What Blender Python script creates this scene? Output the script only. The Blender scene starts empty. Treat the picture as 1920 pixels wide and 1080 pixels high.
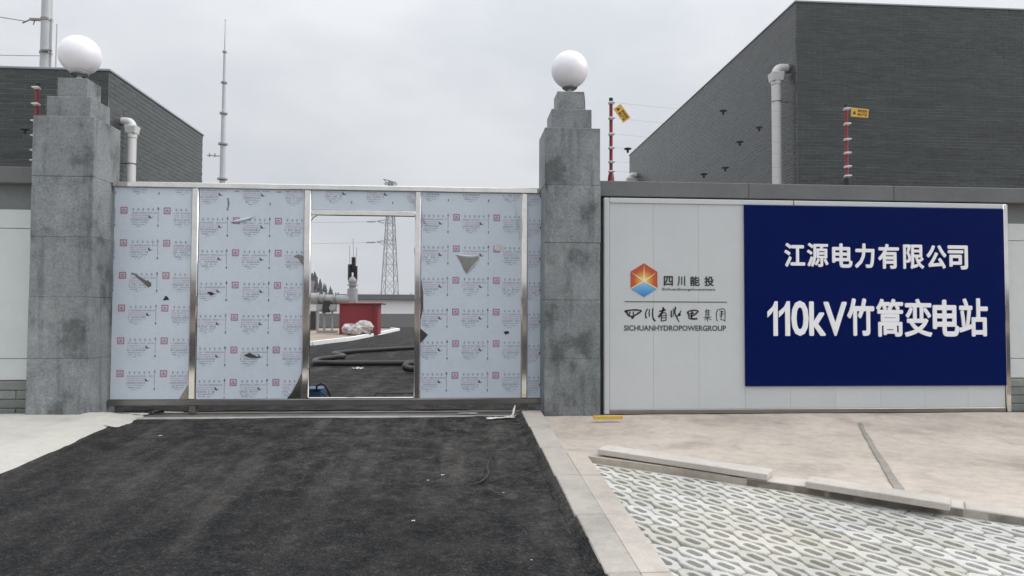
import bpy, bmesh, math, random
from mathutils import Vector, Matrix, noise
R = math.radians
random.seed(7)
scene = bpy.context.scene
col = scene.collection

# ------------------------------------------------------------------ camera
cam_d = bpy.data.cameras.new('camera'); cam = bpy.data.objects.new('camera', cam_d); col.objects.link(cam)
cam_d.sensor_width = 36.0; cam_d.lens = 36.0*1350/1920
cam_d.clip_start = 0.05; cam_d.clip_end = 4000
yaw, pitch, roll = R(4.2), R(2.0), R(0.25)
fw0 = Vector((math.sin(yaw), math.cos(yaw), 0)); rt = Vector((math.cos(yaw), -math.sin(yaw), 0)); up0 = Vector((0, 0, 1))
fw = fw0*math.cos(pitch)+up0*math.sin(pitch); up = -fw0*math.sin(pitch)+up0*math.cos(pitch)
r2 = rt*math.cos(roll)+up*math.sin(roll); u2 = -rt*math.sin(roll)+up*math.cos(roll)
m = Matrix((r2, u2, -fw)).transposed().to_4x4(); m.translation = Vector((0, 0, 1.066))
cam.matrix_world = m
scene.camera = cam

# ------------------------------------------------------------------ sky, sun, exposure
SUN_EL, SUN_AZ = R(40), R(94)         # high on the right, behind the cloud
world = bpy.data.worlds.new('World'); scene.world = world; world.use_nodes = True
wn, wl = world.node_tree.nodes, world.node_tree.links
wn.clear()
wo = wn.new('ShaderNodeOutputWorld'); bg = wn.new('ShaderNodeBackground'); bg.inputs['Strength'].default_value = 0.1
sky = wn.new('ShaderNodeTexSky'); sky.sky_type = 'NISHITA'; sky.sun_disc = False
sky.sun_elevation = SUN_EL; sky.sun_rotation = SUN_AZ; sky.air_density = 1.0; sky.dust_density = 3.0
hs = wn.new('ShaderNodeHueSaturation'); hs.inputs['Saturation'].default_value = 0.15
wl.new(sky.outputs[0], hs.inputs['Color'])
tc = wn.new('ShaderNodeTexCoord'); mp = wn.new('ShaderNodeMapping'); mp.inputs['Scale'].default_value = (1.0, 1.0, 2.2)
wl.new(tc.outputs['Generated'], mp.inputs[0])
nz = wn.new('ShaderNodeTexNoise'); nz.inputs['Scale'].default_value = 3.2; nz.inputs['Detail'].default_value = 5; nz.inputs['Roughness'].default_value = 0.5
wl.new(mp.outputs[0], nz.inputs['Vector'])
cr = wn.new('ShaderNodeValToRGB')
cr.color_ramp.elements[0].position = 0.38; cr.color_ramp.elements[0].color = (0.615, 0.645, 0.695, 1)
cr.color_ramp.elements[1].position = 0.64; cr.color_ramp.elements[1].color = (0.745, 0.762, 0.79, 1)
wl.new(nz.outputs['Fac'], cr.inputs[0])
sc = wn.new('ShaderNodeVectorMath'); sc.operation = 'SCALE'; sc.inputs['Scale'].default_value = 10.4
wl.new(cr.outputs[0], sc.inputs[0])
mx = wn.new('ShaderNodeMix'); mx.data_type = 'RGBA'; mx.inputs[0].default_value = 0.86
wl.new(hs.outputs[0], mx.inputs[6]); wl.new(sc.outputs[0], mx.inputs[7])
# an overcast sky grows brighter from the horizon to the zenith
sz = wn.new('ShaderNodeSeparateXYZ'); wl.new(tc.outputs['Generated'], sz.inputs[0])
def wmath(op, a, b):
    n = wn.new('ShaderNodeMath'); n.operation = op
    for i, v in enumerate((a, b)):
        if isinstance(v, (int, float)): n.inputs[i].default_value = v
        else: wl.new(v, n.inputs[i])
    return n.outputs[0]
el = wmath('ADD', wmath('MULTIPLY', wmath('POWER', wmath('MAXIMUM', sz.outputs[2], 0.0), 2.2), 2.0), 1.0)
grd = wn.new('ShaderNodeVectorMath'); grd.operation = 'SCALE'; wl.new(mx.outputs[2], grd.inputs[0]); wl.new(el, grd.inputs['Scale'])
wl.new(grd.outputs[0], bg.inputs[0]); wl.new(bg.outputs[0], wo.inputs[0])

sun_d = bpy.data.lights.new('sun', 'SUN'); sun = bpy.data.objects.new('sun', sun_d); col.objects.link(sun)
sun_d.energy = 1.5; sun_d.angle = R(45); sun_d.color = (1.0, 0.97, 0.93)
sd = Vector((math.sin(SUN_AZ)*math.cos(SUN_EL), math.cos(SUN_AZ)*math.cos(SUN_EL), math.sin(SUN_EL)))
sun.rotation_euler = sd.to_track_quat('Z', 'Y').to_euler(); sun.location = sd*50

vs = scene.view_settings
vs.view_transform = 'Standard'; vs.look = 'None'; vs.exposure = 0.0; vs.gamma = 1.0; vs.use_curve_mapping = False

# ------------------------------------------------------------------ materials
def nodes_of(name):
    mt = bpy.data.materials.new(name); mt.use_nodes = True
    nt = mt.node_tree; b = nt.nodes['Principled BSDF']
    return mt, nt, nt.nodes, nt.links, b
def math_n(nt, op, a, b=None, clamp=False):
    n = nt.nodes.new('ShaderNodeMath'); n.operation = op; n.use_clamp = clamp
    for i, v in enumerate((a, b)):
        if v is None: continue
        if isinstance(v, (int, float)): n.inputs[i].default_value = v
        else: nt.links.new(v, n.inputs[i])
    return n.outputs[0]
def noise_n(nt, vec, scale, detail=4, rough=0.55, stretch=None):
    if stretch:
        mpn = nt.nodes.new('ShaderNodeMapping'); mpn.inputs['Scale'].default_value = stretch
        nt.links.new(vec, mpn.inputs[0]); vec = mpn.outputs[0]
    n = nt.nodes.new('ShaderNodeTexNoise'); n.inputs['Scale'].default_value = scale
    n.inputs['Detail'].default_value = detail; n.inputs['Roughness'].default_value = rough
    nt.links.new(vec, n.inputs['Vector']); return n.outputs['Fac']
def ramp_n(nt, fac, stops):
    n = nt.nodes.new('ShaderNodeValToRGB'); e = n.color_ramp.elements
    while len(e) < len(stops): e.new(0.5)
    for i, (p, c) in enumerate(stops):
        e[i].position = p; e[i].color = (c, c, c, 1) if isinstance(c, (int, float)) else (*c, 1)
    nt.links.new(fac, n.inputs[0]); return n.outputs[0]
def mix_n(nt, fac, a, b, mode='MIX'):
    n = nt.nodes.new('ShaderNodeMix'); n.data_type = 'RGBA'; n.blend_type = mode
    for s, v in ((0, fac), (6, a), (7, b)):
        if isinstance(v, (int, float)): n.inputs[s].default_value = v if s == 0 else (v, v, v, 1)
        elif isinstance(v, tuple): n.inputs[s].default_value = (*v, 1)
        else: nt.links.new(v, n.inputs[s])
    return n.outputs[2]
def pos_n(nt):
    return nt.nodes.new('ShaderNodeNewGeometry').outputs['Position']
def bump_n(nt, b, h, strength, dist):
    n = nt.nodes.new('ShaderNodeBump'); n.inputs['Strength'].default_value = strength; n.inputs['Distance'].default_value = dist
    nt.links.new(h, n.inputs['Height']); nt.links.new(n.outputs[0], b.inputs['Normal'])

def M(name, base, rough=0.6, metal=0.0, var=0.12, scale=5.0, bump=0.0, bscale=80.0, bdist=0.004, rnd=0.0, spec=0.5, stretch=None, tone=False, rvar=0.0):
    mt, nt, N, L, b = nodes_of(name)
    p = pos_n(nt)
    n1 = noise_n(nt, p, scale, 5, 0.6, stretch); n2 = noise_n(nt, p, scale*7.3, 3, 0.6, stretch)
    f = math_n(nt, 'ADD', math_n(nt, 'MULTIPLY', n1, 0.65), math_n(nt, 'MULTIPLY', n2, 0.35))
    f = math_n(nt, 'MULTIPLY', math_n(nt, 'SUBTRACT', f, 0.5), var*4)
    f = math_n(nt, 'ADD', f, 1.0)
    if rnd:
        oi = N.new('ShaderNodeObjectInfo').outputs['Random']
        f = math_n(nt, 'MULTIPLY', f, math_n(nt, 'ADD', math_n(nt, 'MULTIPLY', math_n(nt, 'SUBTRACT', oi, 0.5), 2*rnd), 1.0))
    if tone:
        at = N.new('ShaderNodeAttribute'); at.attribute_name = 'tone'
        f = math_n(nt, 'MULTIPLY', f, at.outputs['Fac'])
    sv = N.new('ShaderNodeVectorMath'); sv.operation = 'SCALE'; sv.inputs[0].default_value = base
    L.new(f, sv.inputs['Scale']); L.new(sv.outputs[0], b.inputs['Base Color'])
    b.inputs['Roughness'].default_value = rough; b.inputs['Metallic'].default_value = metal
    b.inputs['Specular IOR Level'].default_value = spec
    if rvar:
        L.new(math_n(nt, 'ADD', math_n(nt, 'MULTIPLY', math_n(nt, 'SUBTRACT', n1, 0.5), rvar*2), rough, True), b.inputs['Roughness'])
    if bump:
        bump_n(nt, b, noise_n(nt, p, bscale, 4, 0.65), bump, bdist)
    return mt

def granite(name, base):
    mt, nt, N, L, b = nodes_of(name)
    p = pos_n(nt)
    sp = noise_n(nt, p, 150, 2, 0.7); sp2 = noise_n(nt, p, 46, 3, 0.75)
    c = ramp_n(nt, math_n(nt, 'ADD', math_n(nt, 'MULTIPLY', sp, 0.6), math_n(nt, 'MULTIPLY', sp2, 0.4)),
               [(0.3, tuple(v*0.45 for v in base)), (0.5, base), (0.7, tuple(min(1, v*1.75) for v in base))])
    oi = N.new('ShaderNodeObjectInfo').outputs['Random']
    c = mix_n(nt, 1.0, c, ramp_n(nt, oi, [(0, 0.92), (1, 1.10)]), 'MULTIPLY')
    st = noise_n(nt, p, 2.9, 6, 0.62); st2 = noise_n(nt, p, 1.1, 3, 0.5, (1, 1, 0.45)); dr = noise_n(nt, p, 9, 4, 0.6, (1, 1, 0.10))
    c = mix_n(nt, 1.0, c, ramp_n(nt, st, [(0.36, 0.46), (0.45, 0.84), (0.6, 1.05)]), 'MULTIPLY')
    c = mix_n(nt, 1.0, c, ramp_n(nt, dr, [(0.34, 0.72), (0.46, 1.0), (0.66, 1.0), (0.76, 1.18)]), 'MULTIPLY')
    c = mix_n(nt, 1.0, c, ramp_n(nt, st2, [(0.3, (0.76, 0.83, 0.82)), (0.55, (1, 1, 1)), (0.75, (1.2, 1.2, 1.2))]), 'MULTIPLY')
    wb = noise_n(nt, p, 4.3, 4, 0.5); wsp = noise_n(nt, p, 75, 2, 0.6)
    c = mix_n(nt, ramp_n(nt, wb, [(0.60, 0.0), (0.75, 0.40)]), c, (0.36, 0.36, 0.35))
    c = mix_n(nt, ramp_n(nt, wsp, [(0.68, 0.0), (0.76, 0.75)]), c, (0.46, 0.46, 0.46))
    L.new(c, b.inputs['Base Color'])
    L.new(ramp_n(nt, st, [(0.3, 0.42), (0.7, 0.62)]), b.inputs['Roughness'])
    bump_n(nt, b, sp2, 0.25, 0.003)
    return mt

def asphalt(name, dusty=1.0):
    mt, nt, N, L, b = nodes_of(name)
    p = pos_n(nt)
    fine = noise_n(nt, p, 210, 3, 0.8); mid = noise_n(nt, p, 30, 4, 0.75); big = noise_n(nt, p, 0.7, 5, 0.6)
    tr = noise_n(nt, p, 5.0, 6, 0.72, (1.0, 0.7, 1)); pat = noise_n(nt, p, 11, 5, 0.7); tyre = noise_n(nt, p, 3.2, 4, 0.6, (1.0, 0.10, 1))
    vo = N.new('ShaderNodeTexVoronoi'); vo.inputs['Scale'].default_value = 85; L.new(p, vo.inputs['Vector'])
    chip = N.new('ShaderNodeSeparateColor'); L.new(vo.outputs['Color'], chip.inputs[0])
    g = math_n(nt, 'ADD', math_n(nt, 'MULTIPLY', fine, 0.5), math_n(nt, 'MULTIPLY', mid, 0.5))
    c = ramp_n(nt, g, [(0.28, (0.006, 0.0065, 0.007)), (0.5, (0.0125, 0.0132, 0.0142)), (0.72, (0.046, 0.047, 0.048))])
    c = mix_n(nt, 1.0, c, ramp_n(nt, chip.outputs[0], [(0.0, 0.45), (0.6, 1.0), (0.9, 1.4), (1.0, 2.8)]), 'MULTIPLY')
    d1 = ramp_n(nt, tr, [(0.38, 0.0), (0.78, 0.55)]); d2 = ramp_n(nt, pat, [(0.52, 0.0), (0.76, 0.5)]); d3 = ramp_n(nt, tyre, [(0.52, 0.0), (0.68, 0.32)])
    dust = math_n(nt, 'MULTIPLY', math_n(nt, 'ADD', math_n(nt, 'ADD', d1, d2), d3, True), dusty)
    # tyre dust gathers near the gate and the right kerb
    sx = N.new('ShaderNodeSeparateXYZ'); L.new(p, sx.inputs[0])
    wr = math_n(nt, 'MULTIPLY', math_n(nt, 'ADD', sx.outputs[0], 3.2), 0.18, True)
    wy = math_n(nt, 'MULTIPLY', math_n(nt, 'SUBTRACT', sx.outputs[1], 3.6), 0.25, True)
    w = math_n(nt, 'ADD', math_n(nt, 'MULTIPLY', wr, 0.85), math_n(nt, 'MULTIPLY', wy, 0.9))
    dust = math_n(nt, 'MULTIPLY', dust, math_n(nt, 'ADD', w, 0.10), True)
    dust = math_n(nt, 'MULTIPLY', dust, math_n(nt, 'ADD', math_n(nt, 'MULTIPLY', mid, 1.3), 0.2), True)
    c = mix_n(nt, dust, c, (0.15, 0.137, 0.124))
    c = mix_n(nt, 1.0, c, ramp_n(nt, big, [(0.3, 0.78), (0.7, 1.2)]), 'MULTIPLY')
    L.new(c, b.inputs['Base Color']); b.inputs['Roughness'].default_value = 0.9; b.inputs['Specular IOR Level'].default_value = 0.15
    bump_n(nt, b, math_n(nt, 'ADD', vo.outputs['Distance'], math_n(nt, 'MULTIPLY', mid, 0.6)), 0.9, 0.012)
    return mt

def concrete(name, base, stain=(0.72, 0.70, 0.66), rough=0.9, bump=0.25, rnd=0.0, contrast=1.0):
    mt, nt, N, L, b = nodes_of(name)
    p = pos_n(nt)
    n1 = noise_n(nt, p, 1.6, 6, 0.6); n2 = noise_n(nt, p, 9, 6, 0.7); n3 = noise_n(nt, p, 120, 3, 0.7); n4 = noise_n(nt, p, 0.8, 4, 0.55)
    lo = 1-0.32*contrast; hi = 1+0.16*contrast
    c = mix_n(nt, 1.0, base, ramp_n(nt, n2, [(0.3, 1-0.16*contrast), (0.7, 1+0.10*contrast)]), 'MULTIPLY')
    c = mix_n(nt, 1.0, c, ramp_n(nt, n1, [(0.32, lo), (0.5, 1.0), (0.7, hi)]), 'MULTIPLY')
    c = mix_n(nt, 1.0, c, ramp_n(nt, n3, [(0.25, 0.84), (0.75, 1.12)]), 'MULTIPLY')
    c = mix_n(nt, ramp_n(nt, n4, [(0.45, 0.0), (0.7, 0.8)]), c, mix_n(nt, 1.0, c, stain, 'MULTIPLY'))
    if rnd:
        oi = N.new('ShaderNodeObjectInfo').outputs['Random']
        c = mix_n(nt, 1.0, c, ramp_n(nt, oi, [(0, (1-rnd, 1-rnd, 1-rnd*1.3)), (0.5, (1, 1, 1)), (1, (1+rnd*.6, 1+rnd*.6, 1+rnd*.75))]), 'MULTIPLY')
    L.new(c, b.inputs['Base Color']); b.inputs['Roughness'].default_value = rough; b.inputs['Specular IOR Level'].default_value = 0.3
    bump_n(nt, b, math_n(nt, 'ADD', n3, math_n(nt, 'MULTIPLY', n2, 1.5)), bump, 0.006)
    return mt

def steel(name, base=(0.62, 0.61, 0.58), rough=0.16):
    mt, nt, N, L, b = nodes_of(name)
    p = pos_n(nt)
    sm = noise_n(nt, p, 6, 5, 0.65); sc_ = noise_n(nt, p, 40, 3, 0.6, (1, 1, 0.06))
    L.new(mix_n(nt, 1.0, base, ramp_n(nt, sm, [(0.3, 0.88), (0.65, 1.04)]), 'MULTIPLY'), b.inputs['Base Color'])
    b.inputs['Metallic'].default_value = 1.0
    L.new(math_n(nt, 'ADD', math_n(nt, 'MULTIPLY', math_n(nt, 'ADD', sm, sc_), 0.06), rough-0.06, True), b.inputs['Roughness'])
    bump_n(nt, b, noise_n(nt, p, 3.5, 2, 0.4), 0.05, 0.006)
    return mt

MT = {}
MT['asphalt'] = asphalt('new_asphalt'); MT['yard'] = asphalt('yard_asphalt', 0.9)
MT['earth'] = M('bare_earth', (0.17, 0.14, 0.11), 0.95, var=0.2, scale=0.4, bump=0.4, bscale=12)
MT['apron'] = concrete('poured_concrete', (0.50, 0.436, 0.378), (0.78, 0.80, 0.77), contrast=1.0)
MT['pave'] = concrete('pale_pavement_concrete', (0.51, 0.49, 0.445), (0.90, 0.89, 0.86), contrast=0.5)
MT['kerb'] = concrete('kerb_concrete', (0.41, 0.38, 0.34), (0.85, 0.83, 0.80), rnd=0.08, contrast=0.8)
MT['band'] = concrete('edging_concrete', (0.49, 0.445, 0.395), (0.88, 0.86, 0.82), rnd=0.06, contrast=0.7)
MT['slab'] = concrete('precast_slab_concrete', (0.55, 0.505, 0.46), (0.88, 0.88, 0.87), rnd=0.08, contrast=0.6)
MT['paver'] = concrete('paver_concrete', (0.535, 0.527, 0.495), (0.98, 0.93, 0.83), rnd=0.15, contrast=0.5)
MT['bedding'] = concrete('bedding_sand', (0.46, 0.455, 0.42), (0.85, 0.83, 0.78), contrast=0.8)
MT['threshold'] = concrete('threshold_concrete', (0.42, 0.40, 0.375), (0.7, 0.68, 0.65))
MT['trackbed'] = concrete('dusty_track_bed', (0.19, 0.178, 0.162), (0.55, 0.55, 0.55))
MT['smear'] = concrete('damp_cement', (0.44, 0.385, 0.345), (0.9, 0.9, 0.9))
MT['joint'] = concrete('joint_mortar', (0.30, 0.275, 0.24), (0.8, 0.8, 0.8))
MT['granite'] = granite('grey_granite', (0.225, 0.24, 0.245))
MT['coping'] = M('coping_render', (0.15, 0.155, 0.158), 0.75, var=0.2, scale=2.2, bump=0.15, bscale=40, rnd=0.08)
MT['band_dark'] = M('grey_band_render', (0.20, 0.21, 0.21), 0.8, var=0.15, scale=3, bump=0.1)  # dark grey render of the wall body, a recessed band below the coping
MT['brick_o'] = M('slate_brick_tile', (0.044, 0.051, 0.049), 0.27, var=0.25, scale=1.2, rnd=0.22, bump=0.15, bscale=60, stretch=(0.5, 0.5, 2), spec=0.55)
MT['brick_s'] = M('slate_brick_tile_far', (0.044, 0.051, 0.049), 0.27, var=0.25, scale=1.2, tone=True, bump=0.15, bscale=60, stretch=(0.5, 0.5, 2), spec=0.55)
MT['mortar'] = M('brick_mortar', (0.20, 0.207, 0.20), 0.85, var=0.8, scale=1.5, stretch=(0.35, 0.35, 2.5))
MT['stonebrick'] = M('stone_brick', (0.22, 0.24, 0.225), 0.8, var=0.3, scale=6, rnd=0.15, bump=0.4, bscale=40)
MT['steel'] = steel('stainless_steel', (0.80, 0.775, 0.73), 0.07); MT['steel_dark'] = steel('bare_steel_sheet', (0.27, 0.26, 0.245), 0.12)
MT['steel_dull'] = steel('dull_steel', (0.30, 0.29, 0.275), 0.3)
MT['film'] = M('protective_film', (0.605, 0.665, 0.735), 0.30, var=0.06, scale=3, bump=0.5, bscale=6, bdist=0.008, spec=0.5)
MT['print_grey'] = M('grey_film_print', (0.345, 0.375, 0.45), 0.4); MT['print_red'] = M('red_film_print', (0.43, 0.225, 0.30), 0.4)
MT['print_pink'] = M('pink_film_print', (0.54, 0.42, 0.48), 0.4); MT['print_dark'] = M('dark_film_print', (0.11, 0.115, 0.14), 0.4)
MT['alu'] = M('silver_panel', (0.56, 0.585, 0.59), 0.42, var=0.05, scale=1.5, rnd=0.025, spec=0.4)
MT['wallpanel'] = M('pale_wall_panel', (0.60, 0.63, 0.62), 0.6, var=0.07, scale=2)
MT['blue'] = M('navy_sign_face', (0.0009, 0.0075, 0.080), 0.22, var=0.12, scale=1.2, spec=0.04)
MT['letter'] = M('white_letter', (0.88, 0.88, 0.90), 0.45, var=0.03)
MT['ink'] = M('black_ink', (0.026, 0.026, 0.028), 0.5); MT['ink_soft'] = M('grey_ink', (0.075, 0.077, 0.08), 0.5)
MT['red'] = M('red_paint', (0.235, 0.018, 0.026), 0.5, var=0.15, scale=4); MT['redpole'] = M('red_fibreglass', (0.24, 0.022, 0.032), 0.5)
MT['white'] = M('white_plastic', (0.74, 0.74, 0.73), 0.45, var=0.05); MT['pipe'] = M('white_pipe', (0.70, 0.70, 0.68), 0.4, var=0.08, scale=3)
MT['pole'] = M('galvanised_steel', (0.52, 0.53, 0.54), 0.5, metal=0.15, var=0.10, scale=2)
MT['grey_tank'] = M('grey_painted_tube', (0.33, 0.34, 0.35), 0.45, var=0.1, scale=2)
MT['wire'] = M('weathered_wire', (0.13, 0.13, 0.13), 0.6)
MT['pylon'] = M('galvanised_lattice', (0.26, 0.27, 0.28), 0.6, metal=0.2)
MT['black'] = M('black_rubber', (0.018, 0.018, 0.02), 0.55, var=0.2); MT['hose'] = M('dusty_black_hose', (0.022, 0.021, 0.021), 0.45, var=0.4, scale=9)
MT['yellow'] = M('yellow_paint', (0.62, 0.38, 0.045), 0.55, var=0.12, scale=12); MT['tagy'] = M('yellow_tag_plastic', (0.72, 0.42, 0.055), 0.5)
MT['bluebox'] = M('blue_box_plastic', (0.025, 0.085, 0.19), 0.45); MT['sack'] = M('woven_sack', (0.46, 0.42, 0.41), 0.8, var=0.8, scale=4)
MT['paper'] = M('white_paper', (0.60, 0.59, 0.57), 0.8, var=0.2, scale=20)
MT['gravel'] = M('tan_gravel', (0.33, 0.27, 0.215), 0.95, var=0.35, scale=1.2, bump=0.5, bscale=14)
MT['whitewall'] = M('far_white_wall', (0.90, 0.88, 0.88), 0.8, var=0.06); MT['greywall'] = M('far_grey_stone', (0.20, 0.20, 0.195), 0.85, var=0.15)
MT['hill'] = M('brown_hillside', (0.12, 0.085, 0.075), 0.95, var=0.25, scale=0.05); MT['conifer'] = M('dark_conifer', (0.030, 0.036, 0.036), 0.95, var=0.4, scale=0.3)
MT['spark'] = M('pale_yellow_ray', (0.86, 0.74, 0.45), 0.5)

def globe_mat():
    mt, nt, N, L, b = nodes_of('opal_globe')
    b.inputs['Base Color'].default_value = (0.83, 0.82, 0.86, 1); b.inputs['Roughness'].default_value = 0.3
    b.inputs['Subsurface Weight'].default_value = 1.0; b.inputs['Subsurface Radius'].default_value = (1.0, 1.0, 1.0); b.inputs['Subsurface Scale'].default_value = 0.22
    return mt
MT['globe'] = globe_mat()
def emblem_mat(name, stops, axis):
    mt, nt, N, L, b = nodes_of(name)
    tcn = N.new('ShaderNodeTexCoord')
    if axis == 'R':
        ln = N.new('ShaderNodeVectorMath'); ln.operation = 'LENGTH'; L.new(tcn.outputs['Object'], ln.inputs[0]); f = ln.outputs['Value']
    else:
        s = N.new('ShaderNodeSeparateXYZ'); L.new(tcn.outputs['Object'], s.inputs[0]); f = math_n(nt, 'MULTIPLY', s.outputs[2], -1.0)
    f = math_n(nt, 'DIVIDE', f, 0.175)
    L.new(ramp_n(nt, f, stops), b.inputs['Base Color']); b.inputs['Roughness'].default_value = 0.45
    return mt
MT['emb_warm'] = emblem_mat('orange_emblem_print', [(0.0, (0.85, 0.75, 0.45)), (0.3, (0.72, 0.36, 0.05)), (0.62, (0.50, 0.10, 0.03)), (1.0, (0.42, 0.05, 0.03))], 'R')
MT['emb_cool'] = emblem_mat('blue_emblem_print', [(0.0, (0.55, 0.66, 0.75)), (0.35, (0.18, 0.45, 0.72)), (0.8, (0.045, 0.25, 0.58)), (1.0, (0.04, 0.22, 0.55))], 'Z')

# ------------------------------------------------------------------ mesh helpers
class MB:
    def __init__(s): s.v = []; s.f = []; s.mi = []
    def add(s, vs_, fs, mi=0):
        o = len(s.v); s.v += [Vector(p) for p in vs_]; s.f += [tuple(o+i for i in f) for f in fs]; s.mi += [mi]*len(fs); return s
    def box(s, x0, x1, y0, y1, z0, z1, b=0.0, mi=0):
        P = [(x0, y0, z0), (x1, y0, z0), (x1, y1, z0), (x0, y1, z0), (x0, y0, z1), (x1, y0, z1), (x1, y1, z1), (x0, y1, z1)]
        F = [(3, 2, 1, 0), (4, 5, 6, 7), (0, 1, 5, 4), (1, 2, 6, 5), (2, 3, 7, 6), (3, 0, 4, 7)]
        if b <= 0: return s.add(P, F, mi)
        bm = bmesh.new(); vv = [bm.verts.new(p) for p in P]
        for f in F: bm.faces.new([vv[i] for i in f])
        bmesh.ops.bevel(bm, geom=list(bm.edges), offset=b, segments=1, affect='EDGES')
        bm.verts.index_update()
        s.add([v.co.copy() for v in bm.verts], [tuple(v.index for v in f.verts) for f in bm.faces], mi); bm.free(); return s
    def tube(s, pts, r, n=8, caps=True, mi=0):
        pts = [Vector(p) for p in pts]; k = len(pts)
        rs = r if isinstance(r, (list, tuple)) else [r]*k
        o = len(s.v); ref = None
        for i, p in enumerate(pts):
            d = (pts[min(i+1, k-1)]-pts[max(i-1, 0)])
            d = d.normalized() if d.length > 1e-9 else Vector((0, 0, 1))
            if ref is None: ref = Vector((0, 0, 1)) if abs(d.z) < 0.9 else Vector((1, 0, 0))
            a = (ref-d*ref.dot(d))
            a = a.normalized() if a.length > 1e-6 else d.orthogonal().normalized()
            c = d.cross(a); ref = a
            for j in range(n):
                t = 2*math.pi*j/n; s.v.append(p+(a*math.cos(t)+c*math.sin(t))*rs[i])
        for i in range(k-1):
            for j in range(n):
                s.f.append((o+i*n+j, o+i*n+(j+1) % n, o+(i+1)*n+(j+1) % n, o+(i+1)*n+j)); s.mi.append(mi)
        if caps:
            s.f.append(tuple(o+j for j in reversed(range(n)))); s.f.append(tuple(o+(k-1)*n+j for j in range(n))); s.mi += [mi, mi]
        return s
    def lathe(s, c, prof, n=20, mi=0):
        return s.tube([(c[0], c[1], c[2]+z) for r, z in prof], [max(r, 1e-4) for r, z in prof], n, True, mi)
    def prism(s, poly, y0, y1, mi=0):     # polygon in x,z; extruded y0 (front) to y1
        n = len(poly)
        vs_ = [(x, y0, z) for x, z in poly]+[(x, y1, z) for x, z in poly]
        area = sum(poly[i][0]*poly[(i+1) % n][1]-poly[(i+1) % n][0]*poly[i][1] for i in range(n))
        fr = tuple(range(n)) if area > 0 else tuple(reversed(range(n)))
        fs = [fr, tuple(n+i for i in reversed(fr))]
        for a in range(n):
            i, j = fr[a], fr[(a+1) % n]; fs.append((i, n+i, n+j, j))
        return s.add(vs_, fs, mi)
    def quad(s, a, b, c, d, mi=0): return s.add([a, b, c, d], [(0, 1, 2, 3)], mi)
    def mesh(s, name, mats, base, smooth):
        me = bpy.data.meshes.new(name); B = Vector(base)
        me.from_pydata([v-B for v in s.v], [], s.f)
        for mt in mats: me.materials.append(mt)
        if any(s.mi): me.polygons.foreach_set('material_index', s.mi)
        if smooth:
            me.polygons.foreach_set('use_smooth', [True]*len(me.polygons)); me.update(); me.set_sharp_from_angle(angle=R(38))
        me.update(); return me
BASE = {}
def wbase(o): return BASE.get(o.name, Vector((0, 0, 0)))
def tag(o, label=None, cat=None, group=None, kind=None):
    if label: o['label'] = label
    if cat: o['category'] = cat
    if group: o['group'] = group
    if kind: o['kind'] = kind
    return o
def thing(name, loc, label, cat, group=None):
    o = bpy.data.objects.new(name, None); col.objects.link(o); o.location = loc; o.empty_display_size = 0.1
    BASE[o.name] = Vector(loc); return tag(o, label, cat, group)
def put(name, mb, mats, parent=None, base=None, smooth=False, **kw):
    """world-space geometry -> one object; a child is stored relative to the base of its thing"""
    if not isinstance(mats, (list, tuple)): mats = [mats]
    mats = [MT[q] if isinstance(q, str) else q for q in mats]
    if parent is not None: b = wbase(parent)
    else: b = Vector(base) if base is not None else Vector((0, 0, 0))
    o = bpy.data.objects.new(name, mb.mesh(name, mats, b, smooth)); col.objects.link(o)
    if parent is not None: o.parent = parent
    else: o.location = b
    BASE[o.name] = b
    return tag(o, **kw)
def struct(name, mb, mats, **kw): return put(name, mb, mats, kind='structure', **kw)
def inst(name, me, parent, loc, rot=None):
    o = bpy.data.objects.new(name, me); col.objects.link(o); o.parent = parent
    o.location = Vector(loc)-wbase(parent)
    if rot: o.rotation_euler = rot
    return o
def catenary(a, b, sag, n=14):
    a, b = Vector(a), Vector(b)
    return [a.lerp(b, i/n)-Vector((0, 0, sag*4*(i/n)*(1-i/n))) for i in range(n+1)]
def nz3(x, y, z=0.0): return noise.noise(Vector((x, y, z)))

SL = 0.049; YR = 7.30
def zr(y): return -SL*(YR-y)          # the approach rises to the gate
# ------------------------------------------------------------------ ground
g = MB()
prof = [(-330, -0.66), (-6.0, -0.66), (-5.0, zr(-5.0)-0.05), (7.3, -0.06), (9, -0.05), (60, -0.05), (420, -0.05)]
xs = [-420, -60, 60, 420]
vv = [(x, y, z) for y, z in prof for x in xs]; ff = []
for i in range(len(prof)-1):
    for j in range(3): a = i*4+j; ff.append((a, a+1, a+5, a+4))
struct('ground', g.add(vv, ff), 'earth')

def grid(x0, x1, y0, y1, nx, ny, zf, edge=None):
    b = MB(); vs_ = []
    for j in range(ny+1):
        y = y0+(y1-y0)*j/ny
        for i in range(nx+1):
            x = x0+(x1-x0)*i/nx
            if edge: x = edge(x, y, i, nx)
            vs_.append((x, y, zf(x, y)))
    fs = [(j*(nx+1)+i, j*(nx+1)+i+1, (j+1)*(nx+1)+i+1, (j+1)*(nx+1)+i) for j in range(ny) for i in range(nx)]
    return b.add(vs_, fs)
struct('ramp_road', grid(-3.45, 0.735, -5, 7.42, 60, 170, lambda x, y: zr(y)+0.012*nz3(x*0.9, y*0.7)+0.0045*nz3(x*6, y*6)), 'asphalt', smooth=True)
struct('public_road', grid(-200, 200, -46, -4.9, 60, 20, lambda x, y: zr(-5.0)+0.004+0.01*nz3(x*0.3, y*0.3)), 'asphalt', smooth=True)
struct('yard_road', grid(-40, 40, 7.96, 53.6, 60, 60, lambda x, y: 0.008*nz3(x*0.5, y*0.5)), 'yard', smooth=True)
struct('gate_threshold', MB().box(-3.62, 0.92, 7.40, 7.475, -0.05, 0.012, 0.006), 'threshold')
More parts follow.
